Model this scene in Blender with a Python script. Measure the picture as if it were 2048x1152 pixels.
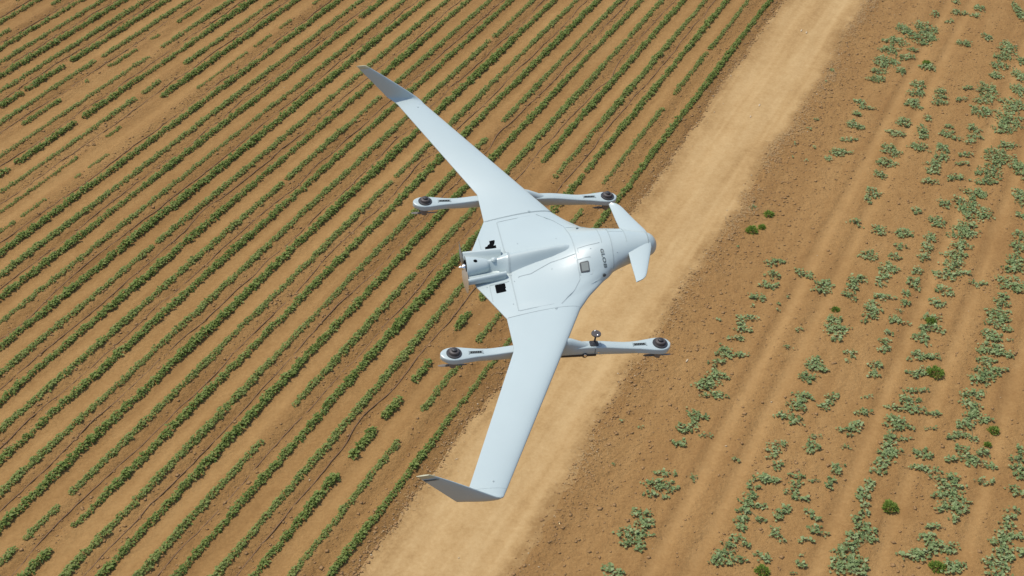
import bpy, bmesh, math, random
import numpy as np

# ---------------------------------------------------------------- scene, camera, light
scene = bpy.context.scene
for o in list(bpy.data.objects):
    bpy.data.objects.remove(o)
COL = scene.collection

CAM_H = 27.656                       # metres above the field
PITCH = math.radians(37.516)         # looking down
cam_data = bpy.data.cameras.new('camera')
cam = bpy.data.objects.new('camera', cam_data)
COL.objects.link(cam)
cam_data.sensor_width = 36.0
cam_data.lens = 36.0 * 2700.0 / 2048.0
cam_data.clip_start = 0.1
cam_data.clip_end = 3000.0
cam.location = (0.0, 0.0, CAM_H)
cam.rotation_euler = (math.pi / 2 - PITCH, 0.0, 0.0)
scene.camera = cam

SUN = np.array([-0.36, 0.20, 0.91])
SUN /= np.linalg.norm(SUN)
world = bpy.data.worlds.new('World')
scene.world = world
world.use_nodes = True
wn = world.node_tree.nodes
wl = world.node_tree.links
wn.clear()
sky = wn.new('ShaderNodeTexSky')
sky.sky_type = 'NISHITA'
sky.sun_disc = False
sky.sun_elevation = math.asin(SUN[2])
sky.sun_rotation = math.atan2(SUN[0], SUN[1])
sky.air_density = 1.0
sky.dust_density = 1.5
bg = wn.new('ShaderNodeBackground')
bg.inputs['Strength'].default_value = 0.15
wo = wn.new('ShaderNodeOutputWorld')
wl.new(sky.outputs[0], bg.inputs[0])
wl.new(bg.outputs[0], wo.inputs[0])

sun_data = bpy.data.lights.new('sun', 'SUN')
sun_data.energy = 3.3
sun_data.angle = math.radians(0.53)
sun_data.color = (1.0, 0.95, 0.87)
sun = bpy.data.objects.new('sun', sun_data)
COL.objects.link(sun)
from mathutils import Vector, Matrix
sun.rotation_euler = Vector(SUN).to_track_quat('Z', 'Y').to_euler()
sun.location = (-20, 20, 60)

scene.view_settings.view_transform = 'Standard'
scene.view_settings.look = 'None'
scene.view_settings.exposure = 0.12
scene.view_settings.gamma = 1.0
scene.view_settings.use_curve_mapping = False
scene.render.resolution_x = 1024
scene.render.resolution_y = 576

rng = np.random.default_rng(7)
random.seed(7)

# field frame: s runs along the crop rows, u across them (to the right)
AZ = math.radians(26.0238)
DS = np.array([math.sin(AZ), math.cos(AZ)])
DU = np.array([math.cos(AZ), -math.sin(AZ)])

def su(s, u):
    return s * DS[0] + u * DU[0], s * DS[1] + u * DU[1]

def project(x, y, z):
    """photo-size pixel of a world point, to know what the frame shows"""
    cp, sp = math.cos(PITCH), math.sin(PITCH)
    dz = z - CAM_H
    zc = y * cp - dz * sp
    yc = -(y * sp + dz * cp)
    return 1024 + 2700 * x / zc, 576 + 2700 * yc / zc

# ---------------------------------------------------------------- helpers
def tag(o, label=None, cat=None, group=None, kind=None):
    if label: o['label'] = label
    if cat: o['category'] = cat
    if group: o['group'] = group
    if kind: o['kind'] = kind
    return o

def link(name, mesh, mat=None, parent=None):
    o = bpy.data.objects.new(name, mesh)
    COL.objects.link(o)
    if mat is not None and mesh is not None and not mesh.materials:
        mesh.materials.append(mat)
    if parent is not None:
        o.parent = parent
    return o

def mesh_np(name, V, F, smooth=False, attrs=None):
    """V (n,3), F (m,3) or (m,4)"""
    V = np.asarray(V, np.float32); F = np.asarray(F, np.int32)
    me = bpy.data.meshes.new(name)
    k = F.shape[1]
    me.vertices.add(len(V)); me.vertices.foreach_set('co', V.ravel())
    me.loops.add(F.size); me.loops.foreach_set('vertex_index', F.ravel())
    me.polygons.add(len(F))
    me.polygons.foreach_set('loop_start', np.arange(0, F.size, k, dtype=np.int32))
    me.polygons.foreach_set('loop_total', np.full(len(F), k, np.int32))
    if smooth:
        me.polygons.foreach_set('use_smooth', np.ones(len(F), bool))
    for nm, a in (attrs or {}).items():
        at = me.attributes.new(nm, 'FLOAT', 'POINT')
        at.data.foreach_set('value', np.asarray(a, np.float32).ravel())
    me.update(calc_edges=True)
    me.validate()
    return me

def vnoise(x, y, seed=0):
    xi = np.floor(x).astype(np.int64); yi = np.floor(y).astype(np.int64)
    fx = x - xi; fy = y - yi
    fx = fx * fx * (3 - 2 * fx); fy = fy * fy * (3 - 2 * fy)
    def h(a, b):
        n = (a * 374761393 + b * 668265263 + seed * 974634777) & 0xffffffff
        n = ((n ^ (n >> 13)) * 1274126177) & 0xffffffff
        n = (n ^ (n >> 16)) & 0xffffffff
        return n / 4294967295.0
    a = h(xi, yi); b = h(xi + 1, yi); c = h(xi, yi + 1); d = h(xi + 1, yi + 1)
    return (a * (1 - fx) + b * fx) * (1 - fy) + (c * (1 - fx) + d * fx) * fy

def fbm(x, y, seed=0, oct=3):
    r = 0; a = 0.5; t = 0
    for i in range(oct):
        r = r + a * vnoise(x * 2 ** i + 17.3 * i, y * 2 ** i - 9.1 * i, seed + i); t += a; a *= 0.5
    return r / t

# ---------------------------------------------------------------- materials
def mat_new(name):
    m = bpy.data.materials.new(name); m.use_nodes = True
    nt = m.node_tree; nt.nodes.clear()
    out = nt.nodes.new('ShaderNodeOutputMaterial')
    return m, nt, out

def nd(nt, typ, **kw):
    n = nt.nodes.new(typ)
    for k, v in kw.items():
        setattr(n, k, v)
    return n

def paint(name, col, rough=0.4, metal=0.0, coat=0.0, mottled=0.03, scale=6.0):
    m, nt, out = mat_new(name)
    b = nd(nt, 'ShaderNodeBsdfPrincipled')
    b.inputs['Roughness'].default_value = rough
    b.inputs['Metallic'].default_value = metal
    b.inputs['Coat Weight'].default_value = coat
    b.inputs['Coat Roughness'].default_value = 0.18
    tc = nd(nt, 'ShaderNodeTexCoord')
    n = nd(nt, 'ShaderNodeTexNoise'); n.inputs['Scale'].default_value = scale; n.inputs['Detail'].default_value = 5
    nt.links.new(tc.outputs['Object'], n.inputs['Vector'])
    mx = nd(nt, 'ShaderNodeMix', data_type='RGBA')
    mx.inputs[6].default_value = tuple(c * (1 - mottled * 1.6) for c in col) + (1,)
    mx.inputs[7].default_value = tuple(min(1, c * (1 + mottled)) for c in col) + (1,)
    nt.links.new(n.outputs[0], mx.inputs[0])
    nt.links.new(mx.outputs[2], b.inputs['Base Color'])
    nt.links.new(b.outputs[0], out.inputs[0])
    return m

def soil(name, dark, mid, light, bump=0.6, fine=14.0, straw=None):
    """colour follows the 'dry' attribute (compaction, dryness and painted lane shading) broken up by grain"""
    m, nt, out = mat_new(name)
    b = nd(nt, 'ShaderNodeBsdfPrincipled')
    b.inputs['Roughness'].default_value = 0.95
    b.inputs['Specular IOR Level'].default_value = 0.12
    tc = nd(nt, 'ShaderNodeTexCoord')
    at = nd(nt, 'ShaderNodeAttribute', attribute_name='dry')
    n1 = nd(nt, 'ShaderNodeTexNoise'); n1.inputs['Scale'].default_value = fine; n1.inputs['Detail'].default_value = 6; n1.inputs['Roughness'].default_value = 0.65
    n2 = nd(nt, 'ShaderNodeTexNoise'); n2.inputs['Scale'].default_value = 2.2; n2.inputs['Detail'].default_value = 4
    nt.links.new(tc.outputs['Object'], n1.inputs['Vector']); nt.links.new(tc.outputs['Object'], n2.inputs['Vector'])
    # dry + grain
    a1 = nd(nt, 'ShaderNodeMath', operation='MULTIPLY_ADD'); a1.inputs[1].default_value = 0.95; a1.inputs[2].default_value = -0.475
    nt.links.new(n1.outputs[0], a1.inputs[0])
    a2 = nd(nt, 'ShaderNodeMath', operation='MULTIPLY_ADD'); a2.inputs[1].default_value = 0.5; a2.inputs[2].default_value = -0.25
    nt.links.new(n2.outputs[0], a2.inputs[0])
    s1 = nd(nt, 'ShaderNodeMath', operation='ADD'); nt.links.new(a1.outputs[0], s1.inputs[0]); nt.links.new(a2.outputs[0], s1.inputs[1])
    s2 = nd(nt, 'ShaderNodeMath', operation='ADD'); nt.links.new(s1.outputs[0], s2.inputs[0]); nt.links.new(at.outputs['Fac'], s2.inputs[1])
    cr = nd(nt, 'ShaderNodeValToRGB')
    e = cr.color_ramp.elements
    e[0].position = 0.05; e[0].color = dark + (1,)
    e[1].position = 0.95; e[1].color = light + (1,)
    x = e.new(0.5); x.color = mid + (1,)
    nt.links.new(s2.outputs[0], cr.inputs[0])
    nt.links.new(cr.outputs[0], b.inputs['Base Color'])
    n3 = nd(nt, 'ShaderNodeTexNoise'); n3.inputs['Scale'].default_value = fine * 0.7; n3.inputs['Detail'].default_value = 6; n3.inputs['Roughness'].default_value = 0.6
    nt.links.new(tc.outputs['Object'], n3.inputs['Vector'])
    ro = nd(nt, 'ShaderNodeAttribute', attribute_name='rough')
    st = nd(nt, 'ShaderNodeMath', operation='MULTIPLY'); st.inputs[1].default_value = bump
    nt.links.new(ro.outputs['Fac'], st.inputs[0])
    bp = nd(nt, 'ShaderNodeBump'); bp.inputs['Distance'].default_value = 0.13
    nt.links.new(st.outputs[0], bp.inputs['Strength'])
    nt.links.new(n3.outputs[0], bp.inputs['Height'])
    nt.links.new(bp.outputs[0], b.inputs['Normal'])
    nt.links.new(b.outputs[0], out.inputs[0])
    return m

def leafmat(name, c0, c1, c2, trans=0.22, rough=0.5, spec=0.35):
    """leaf colour runs with the per-leaf 'tint' attribute"""
    m, nt, out = mat_new(name)
    at = nd(nt, 'ShaderNodeAttribute', attribute_name='tint')
    cr = nd(nt, 'ShaderNodeValToRGB')
    e = cr.color_ramp.elements
    e[0].position = 0.0; e[0].color = c0 + (1,)
    e[1].position = 1.0; e[1].color = c2 + (1,)
    x = e.new(0.5); x.color = c1 + (1,)
    nt.links.new(at.outputs['Fac'], cr.inputs[0])
    b = nd(nt, 'ShaderNodeBsdfPrincipled')
    b.inputs['Roughness'].default_value = rough
    b.inputs['Specular IOR Level'].default_value = spec
    t = nd(nt, 'ShaderNodeBsdfTranslucent')
    mx = nd(nt, 'ShaderNodeMixShader'); mx.inputs[0].default_value = trans
    nt.links.new(cr.outputs[0], b.inputs['Base Color']); nt.links.new(cr.outputs[0], t.inputs['Color'])
    nt.links.new(b.outputs[0], mx.inputs[1]); nt.links.new(t.outputs[0], mx.inputs[2])
    nt.links.new(mx.outputs[0], out.inputs[0])
    return m

M = {}
M['field'] = soil('tilled_soil', (0.192, 0.101, 0.034), (0.258, 0.143, 0.050), (0.322, 0.187, 0.069), 1.0, 11.0)
M['vinefield'] = soil('sandy_soil', (0.208, 0.110, 0.038), (0.276, 0.155, 0.056), (0.342, 0.201, 0.077), 1.0, 11.0)
M['road'] = soil('packed_dirt', (0.265, 0.156, 0.060), (0.372, 0.236, 0.100), (0.445, 0.298, 0.137), 0.40, 10.0)
M['clod'] = paint('clod_soil', (0.310, 0.176, 0.068), 0.95, mottled=0.25, scale=3)
M['stone'] = paint('pale_stone', (0.52, 0.40, 0.25), 0.85, mottled=0.1)
M['straw'] = paint('dry_straw', (0.40, 0.27, 0.125), 0.8, mottled=0.2, scale=2)
M['crop'] = leafmat('crop_leaf', (0.145, 0.206, 0.044), (0.230, 0.296, 0.074), (0.300, 0.335, 0.112), 0.42, 0.6, 0.2)
M['vine'] = leafmat('vine_leaf', (0.130, 0.185, 0.064), (0.228, 0.298, 0.116), (0.320, 0.385, 0.180), 0.32, 0.6, 0.2)
M['vinestem'] = paint('vine_stem', (0.13, 0.16, 0.07), 0.6)
M['weed'] = leafmat('weed_blade', (0.150, 0.240, 0.034), (0.220, 0.320, 0.056), (0.280, 0.360, 0.085), 0.5, 0.6, 0.2)
M['pipe'] = paint('dusty_pipe', (0.185, 0.105, 0.050), 0.85, mottled=0.2, scale=3)
M['paint'] = paint('airframe_paint', (0.405, 0.474, 0.462), 0.34, coat=0.25, mottled=0.035, scale=3.5)
M['panel'] = paint('nose_panel_paint', (0.395, 0.470, 0.462), 0.34, coat=0.25, mottled=0.018, scale=5)
M['tape'] = paint('seam_tape', (0.315, 0.372, 0.368), 0.5, mottled=0.06, scale=20)
M['black'] = paint('black_void', (0.004, 0.0045, 0.005), 1.0)
M['black'].node_tree.nodes['Principled BSDF'].inputs['Specular IOR Level'].default_value = 0.05
M['motor'] = paint('motor_black', (0.030, 0.029, 0.029), 0.45, mottled=0.1)
M['motorcap'] = paint('motor_cap', (0.070, 0.058, 0.052), 0.5, mottled=0.1)
M['stub'] = paint('motor_stub_grey', (0.150, 0.145, 0.140), 0.55, mottled=0.08)
M['rotor'] = paint('rotor_grey', (0.16, 0.14, 0.12), 0.5)
M['metal'] = paint('bright_metal', (0.85, 0.83, 0.78), 0.22, metal=1.0)
M['propwood'] = paint('propeller_blade', (0.23, 0.18, 0.12), 0.35, coat=0.3)
M['glass'] = paint('window_grey', (0.20, 0.22, 0.20), 0.25)
M['frame'] = paint('window_frame', (0.050, 0.058, 0.058), 0.4)
M['cream'] = paint('cream_band', (0.46, 0.44, 0.28), 0.45)
M['letter'] = paint('lettering_grey', (0.105, 0.125, 0.120), 0.5)

# ---------------------------------------------------------------- ground
ROW0 = -14.648           # u of the crop row nearest the road
GAP = 0.90               # row spacing
S0, S1 = 10.0, 70.0

def smooth(a, b, x):
    t = np.clip((x - a) / (b - a), 0, 1); return t * t * (3 - 2 * t)

def road_left(s):
    s = np.asarray(s, float)
    return -14.08 + 0.20 * np.exp(-((s - 40) / 7) ** 2) + 0.30 * (fbm(s * 0.55, s * 0 + 3, 5, 3) - 0.5) + 0.16 * (vnoise(s * 2.6, s * 0, 6) - 0.5)

def road_right(s):
    s = np.asarray(s, float)
    return -10.42 + 0.45 * (fbm(s * 0.4, s * 0 + 8, 15, 3) - 0.5) + 0.2 * (vnoise(s * 2.2, s * 0, 16) - 0.5)

def field_profile(s, u):
    """height, dryness with painted lane shading, roughness of the tilled crop field"""
    k = (ROW0 - u) / GAP
    ph = k - np.floor(k)                       # 0 / 1 on a row, 0.5 between rows
    gap = np.floor(k)
    hard = (np.mod(gap, 2) == 1)               # wheel lane: smooth and pale; the other lane: rough
    mid = np.exp(-((ph - 0.5) / 0.24) ** 2)
    lane = np.where(hard, 1.0, -1.0) * mid
    vary = fbm(s * 0.10, u * 0.35, 21, 3) - 0.5
    streak = fbm(s * 0.22, u * 3.6, 22, 3) - 0.5
    patch = fbm(s * 0.8, u * 0.9, 23, 3) - 0.5
    rough = np.clip(0.62 - 0.34 * lane + 0.5 * patch, 0.15, 1.3)
    dry = 0.5 + 0.09 * lane + 0.42 * vary + 0.55 * streak + 0.28 * patch  # lane term: pale compacted soil, plus shading of the rough lane put into colour
    lump = fbm(s * 4.2, u * 5.2, 24, 3) - 0.5
    z = 0.030 * np.cos(2 * np.pi * ph) * (0.6 + 0.4 * (lane < 0)) + 0.085 * lump * rough - 0.02
    verge = smooth(-0.30, 0.15, u - ROW0)      # strip between the last row and the road
    z = z * (1 - verge) + verge * (0.10 * (fbm(s * 2.6, u * 3, 25, 3) - 0.45) - 0.01)
    dry = dry * (1 - 0.6 * verge) + 0.6 * verge * (0.36 + 0.7 * patch)
    rough = rough * (1 - verge) + verge * 1.15
    seam = smooth(-0.22, 0.0, u - road_left(s))
    z = z * (1 - seam) - 0.034 * seam
    return z, dry, rough

def road_profile(s, u):
    l, r = road_left(s), road_right(s)
    t = (u - l) / (r - l)
    streak = fbm(s * 0.07, u * 2.6, 31, 3) - 0.5
    fine = fbm(s * 0.35, u * 7.5, 32, 2) - 0.5
    patch = fbm(s * 0.5, u * 0.7, 33, 3) - 0.5
    rut = np.exp(-((t - 0.28) / 0.11) ** 2) + np.exp(-((t - 0.72) / 0.11) ** 2)
    edge = np.minimum(u - l, r - u)
    e = 1 - smooth(0.0, 0.75, edge + 0.5 * (fbm(s * 1.6, u * 1.6, 34, 3) - 0.5))
    er = e * (t > 0.5)
    dry = 0.58 + 0.10 * rut + 0.55 * streak + 0.34 * fine + 0.40 * patch - 0.34 * e - 0.16 * er
    z = -0.035 - 0.022 * rut + 0.02 * (fbm(s * 1.3, u * 2.2, 35, 3) - 0.5) + 0.03 * e * (fbm(s * 4, u * 4, 36, 2) - 0.4)
    rough = 0.30 + 0.75 * e + 0.3 * patch
    seam = 1 - smooth(0.0, 0.2, np.minimum(u - l, r - u))
    z = z * (1 - seam) - 0.034 * seam
    return z, dry, rough

TRACKS = (-7.1, -6.15, -3.2, -1.75, 0.2)
def vine_profile(s, u):
    r = road_right(s)
    d = u - r
    streak = fbm(s * 0.10, u * 2.4, 41, 3) - 0.5
    fine = fbm(s * 0.3, u * 6.0, 42, 2) - 0.5
    patch = fbm(s * 0.6, u * 0.6, 43, 3) - 0.5
    tr = 0
    for q in TRACKS:
        tr = tr + np.exp(-((u - q - 0.10 * (fbm(s * 0.2, s * 0 + q, 44, 2) - 0.5)) / 0.20) ** 2)
    tr = np.clip(tr, 0, 1)
    side = 0
    for q in TRACKS:
        side = side + np.exp(-((u - q + 0.38) / 0.14) ** 2)
    verge = 1 - smooth(0.2, 1.7, d)
    dry = 0.50 + 0.20 * tr - 0.12 * side - 0.02 * verge + 0.34 * streak + 0.22 * fine + 0.45 * patch
    lump = fbm(s * 4.2, u * 5.6, 45, 3) - 0.5
    rough = np.clip(0.62 - 0.42 * tr + 0.3 * verge + 0.6 * patch, 0.15, 1.3)
    z = -0.005 - 0.03 * tr + 0.03 * side + 0.10 * lump * rough
    seam = 1 - smooth(0.0, 0.22, d)
    z = z * (1 - seam) - 0.034 * seam
    return z, dry, rough

def sheet(name, mat, s, frac, ufun, prof):
    """grid of s stations by frac (0..1 across) between the two edges ufun(s)"""
    a, b = ufun(s)
    Sg = np.repeat(s[:, None], len(frac), 1)
    Ug = a[:, None] + (b - a)[:, None] * frac[None, :]
    z, dry, rough = prof(Sg, Ug)
    X, Y = su(Sg, Ug)
    V = np.stack([X, Y, z], -1).reshape(-1, 3)
    n, m = Sg.shape
    i = np.arange(n * m).reshape(n, m)
    F = np.stack([i[:-1, :-1], i[:-1, 1:], i[1:, 1:], i[1:, :-1]], -1).reshape(-1, 4)
    me = mesh_np(name, V, F, True, {'dry': dry, 'rough': rough})
    o = link(name, me, mat)
    return tag(o, kind='structure')

# wide ground out to the horizon, below the worked sheets
gx = np.array([-900, -60, -25, 25, 60, 900.0]); gy = np.array([-900, 5, 25, 45, 75, 900.0])
GX, GY = np.meshgrid(gx, gy)
ii = np.arange(36).reshape(6, 6)
F = np.stack([ii[:-1, :-1], ii[:-1, 1:], ii[1:, 1:], ii[1:, :-1]], -1).reshape(-1, 4)
tag(link('ground', mesh_np('ground', np.stack([GX, GY, GX * 0 - 0.25], -1).reshape(-1, 3), F, True,
    {'dry': np.full(36, 0.5), 'rough': np.full(36, 0.6)}), M['field']), kind='structure')

sst = np.arange(S0, S1, 0.12)
tag(sheet('crop_field', M['field'], sst, np.linspace(0, 1, 520),
          lambda s: (s * 0 - 52.0, road_left(s)), field_profile), 'brown tilled soil of the crop field left of the dirt road')
sheet('dirt_road', M['road'], np.arange(S0, S1, 0.10), np.linspace(0, 1, 56),
      lambda s: (road_left(s) - 0.01, road_right(s) + 0.01), road_profile)
sheet('vine_field', M['vinefield'], np.arange(S0, S1, 0.11), np.linspace(0, 1, 240),
      lambda s: (road_right(s), s * 0 + 8.0), vine_profile)

def ground_z(s, u):
    s = np.asarray(s, float); u = np.asarray(u, float)
    return np.where(u < road_left(s), field_profile(s, u)[0],
           np.where(u < road_right(s), road_profile(s, u)[0], vine_profile(s, u)[0]))

def ground_xy(x, y):
    s = x * DS[0] + y * DS[1]; u = x * DU[0] + y * DU[1]
    return ground_z(s, u)

# ---------------------------------------------------------------- leaves
def leaves_folded(P, N, T, L, Wd, tint):
    """folded two-triangle leaves: P base, T direction, N up, L length, Wd half width"""
    B = np.cross(N, T)
    base = P; tip = P + T * L[:, None] - N * (0.22 * L)[:, None]
    mid = P + T * (0.45 * L)[:, None]
    l = mid + B * Wd[:, None] + N * (0.10 * L)[:, None]
    r = mid - B * Wd[:, None] + N * (0.10 * L)[:, None]
    V = np.stack([base, r, tip, l], 1).reshape(-1, 3)
    i = np.arange(len(P))[:, None] * 4
    F = np.concatenate([i + [0, 1, 2], i + [0, 2, 3]], 1).reshape(-1, 3)
    return V, F, np.repeat(tint, 4)

def unit(a):
    return a / np.maximum(np.linalg.norm(a, axis=-1, keepdims=True), 1e-9)

def make_crop(seed, n, r, h, leaf):
    g = np.random.default_rng(seed)
    ang = g.uniform(0, 2 * np.pi, n)
    rad = r * np.sqrt(g.uniform(0.02, 1, n))
    zz = h * (1 - (rad / r) ** 2 * 0.75) * g.uniform(0.35, 1.0, n) + 0.01
    out = np.stack([np.cos(ang), np.sin(ang), np.zeros(n)], 1)
    P = out * (rad * 0.75)[:, None]; P[:, 2] = zz
    T = unit(out + g.normal(0, 0.45, (n, 3)) * [1, 1, 0.6] + [0, 0, 0.15])
    N = unit(np.array([0, 0, 1.0]) + g.normal(0, 0.38, (n, 3)))
    N = unit(N - T * (N * T).sum(1, keepdims=True))
    L = leaf * g.uniform(0.65, 1.25, n)
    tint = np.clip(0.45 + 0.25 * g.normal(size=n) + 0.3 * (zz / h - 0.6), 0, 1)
    V, F, t = leaves_folded(P, N, T, L, L * g.uniform(0.30, 0.42, n), tint)
    return V, F, t

CROPS = [make_crop(100 + i, 38, 0.103, 0.145, 0.082) for i in range(10)]
WEAK = [make_crop(150 + i, 36, 0.104, 0.124, 0.078) for i in range(8)]

# rows of the crop field; k = 0 stands next to the road
spec = []       # (k, s, u, size, weak, tintshift)
ORD = ['first', 'second', 'third', 'fourth', 'fifth', 'sixth', 'seventh', 'eighth', 'ninth', 'tenth', 'eleventh', 'twelfth',
       'thirteenth', 'fourteenth', 'fifteenth', 'sixteenth', 'seventeenth', 'eighteenth', 'nineteenth', 'twentieth']
BARE = [(1080, 352, 34), (1098, 395, 26), (1160, 398, 20), (1178, 350, 12), (1195, 372, 14), (1250, 410, 18), (1045, 372, 18)]
SPARSE = {1: (0.93, 0.95), 21: (0.62, 0.66), 26: (0.55, 0.75), 33: (0.75, 0.85), 23: (0.95, 0.9), 17: (0.90, 0.95), 35: (0.8, 0.85)}
for k in range(0, 40):
    s = S0
    thick = (k % 2 == 0)
    while s < S1 - 1:
        s += (0.135 if thick else 0.130) * rng.uniform(0.75, 1.25)
        u = ROW0 - GAP * k + 0.05 * (fbm(np.array(s * 0.3), np.array(k * 7.0), 51, 2) - 0.5) + rng.normal(0, 0.018)
        x, y = su(s, u)
        px, py = project(x, y, 0.1)
        if not (-260 < px < 2300 and -150 < py < 1330):
            continue
        vig = float(fbm(np.array(s * 0.22), np.array(k * 3.7), 52, 3))
        fine = float(vnoise(np.array(s * 1.1), np.array(k * 5.3 + 0.5), 53))
        cover, sz = SPARSE.get(k, (1.0, 1.0))
        if k == 2 and py > 560: cover, sz = 0.70, 0.95
        if k == 22 and py > 190 and px < 360: cover, sz = 0.45, 0.65
        if k == 28 and px < 180: cover = 0.72
        if k == 24 and px < 420 and py > 60: cover = 0.85
        if k == 27 and 200 < px: sz = 0.95
        lim = 0.17 if thick else 0.23
        if cover < 1:
            keep = 0.55 * fine + 0.45 * vig < (0.22 + 0.50 * cover)
        else:
            keep = 0.6 * fine + 0.4 * vig > lim
        if not keep:
            continue
        if any((px - a) ** 2 + (py - b) ** 2 < (c * rng.uniform(0.8, 1.2)) ** 2 for a, b, c in BARE):
            continue
        size = sz * (0.72 + 0.62 * vig) * rng.uniform(0.80, 1.20)
        if k < 2: size *= 0.88
        if not thick:
            size *= 0.92
        spec.append((k, s, u, size, (not thick) or sz < 0.85, (0.0 if thick else 0.22) + 0.35 * (0.5 - vig)))
spec.sort(key=lambda a: (lambda x, y: x * x + y * y)(*su(a[1], a[2])))
inframe = []
for i, a in enumerate(spec):
    x, y = su(a[1], a[2]); px, py = project(x, y, 0.08)
    if 2 < px < 2046 and 2 < py < 1150 and len(inframe) < 300:
        inframe.append(i)
single = set(inframe)
crop_meshes = {}
def crop_mesh(j, weak):
    key = (j, weak)
    if key not in crop_meshes:
        V, F, t = (WEAK if weak else CROPS)[j]
        me = mesh_np('crop_plant', V, F, False, {'tint': np.clip(t + (0.2 if weak else 0.0), 0, 1)})
        me.materials.append(M['crop'])
        crop_meshes[key] = me
    return crop_meshes[key]

VS, FS, TS = [], [], []; nv = 0; singles = {}
zrow = ground_z(np.array([a[1] for a in spec]), np.array([a[2] for a in spec]))
for i, (k, s, u, size, weak, ts) in enumerate(spec):
    x, y = su(s, u)
    rz = rng.uniform(0, 6.283); j = int(rng.integers(0, 8))
    z = float(zrow[i]) - 0.005
    if i in single:
        o = link('crop_plant', crop_mesh(j, weak))
        o.location = (x, y, z); o.rotation_euler = (0, 0, rz); o.scale = (size, size, size * rng.uniform(0.9, 1.1))
        singles.setdefault(k, []).append((s, o, weak))
    else:
        V, F, t = (WEAK if weak else CROPS)[j]
        c, sn = math.cos(rz) * size, math.sin(rz) * size
        W = np.empty_like(V)
        W[:, 0] = V[:, 0] * c - V[:, 1] * sn + x
        W[:, 1] = V[:, 0] * sn + V[:, 1] * c + y
        W[:, 2] = V[:, 2] * size + z
        VS.append(W); FS.append(F + nv); TS.append(np.clip(t + ts, 0, 1)); nv += len(V)
me = mesh_np('crop_rows', np.concatenate(VS), np.concatenate(FS), False, {'tint': np.concatenate(TS)})
tag(link('crop_rows', me, M['crop']), 'long parallel rows of low green crop plants on tilled soil', 'crops', kind='stuff')
def nth(n):
    if n < 20: return ORD[n]
    n += 1
    return '%d%s' % (n, {1: 'st', 2: 'nd', 3: 'rd'}.get(n % 10, 'th') if n % 100 not in (11, 12, 13) else 'th')
for k, L in singles.items():
    L.sort(key=lambda a: a[0])
    for n, (s, o, weak) in enumerate(L):
        tag(o, '%s green crop plant, %s up from the bottom edge, %s row from road' % ('small pale' if weak else 'bushy', nth(n), ORD[k] if k < 20 else 'outer'),
            'plant', 'plants in the near ends of the crop rows')
print('crop plants', len(spec), 'single', len(single))

# irrigation lines lying in every second lane between the rows
def tube(path, r, sides=6, closed_ends=True):
    path = np.asarray(path, float); n = len(path)
    T = unit(np.gradient(path, axis=0))
    up = np.array([0, 0, 1.0])
    A = np.cross(T, up); bad = np.linalg.norm(A, axis=1) < 1e-4
    A[bad] = np.array([1.0, 0, 0]); A = unit(A); B = np.cross(A, T)
    th = np.arange(sides) * 2 * np.pi / sides
    rr = np.broadcast_to(np.asarray(r, float), (n,))
    V = path[:, None, :] + rr[:, None, None] * (np.cos(th)[None, :, None] * A[:, None, :] + np.sin(th)[None, :, None] * B[:, None, :])
    V = V.reshape(-1, 3)
    F = []
    for i in range(n - 1):
        for j in range(sides):
            k2 = (j + 1) % sides
            F.append((i * sides + j, i * sides + k2, (i + 1) * sides + k2, (i + 1) * sides + j))
    return V, np.array(F)

for k in range(2, 38, 2):
    st = np.arange(S0 + 1, S1 - 1, 0.3)
    u = ROW0 - GAP * (k + 0.5) + 0.24 * (fbm(st * 0.28, st * 0 + k, 61, 3) - 0.5) + 0.10 * (vnoise(st * 1.1, st * 0 + k, 62) - 0.5)
    wig = np.exp(-((st - rng.uniform(18, 50)) / 0.9) ** 2) * rng.choice([-1, 1]) * 0.20
    u = u + wig
    x, y = su(st, u); px, py = project(x, y, 0)
    ok = (px > -150) & (px < 2200) & (py > -120) & (py < 1300)
    if ok.sum() < 6: continue
    x, y, st2, u2 = x[ok], y[ok], st[ok], u[ok]
    z = ground_z(st2, u2) + 0.006 + 0.035 * (vnoise(st2 * 0.7, st2 * 0 + k, 63) - 0.45)
    V, F = tube(np.stack([x, y, z], 1), 0.017, 5)
    o = link('irrigation_line', mesh_np('irrigation_line', V, F, True), M['pipe'])
    a, b = k + 1, k + 2
    on = ORD[a - 1] if a <= 20 else '%dth' % a
    bn = ORD[b - 1] if b <= 20 else '%dth' % b
    on = {21: '21st', 22: '22nd', 23: '23rd', 31: '31st', 32: '32nd', 33: '33rd'}.get(a, on)
    bn = {21: '21st', 22: '22nd', 23: '23rd', 31: '31st', 32: '32nd', 33: '33rd'}.get(b, bn)
    tag(o, 'thin dark irrigation line between the %s and %s crop rows from the road' % (on, bn), 'pipe', 'irrigation lines between the crop rows')

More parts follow.
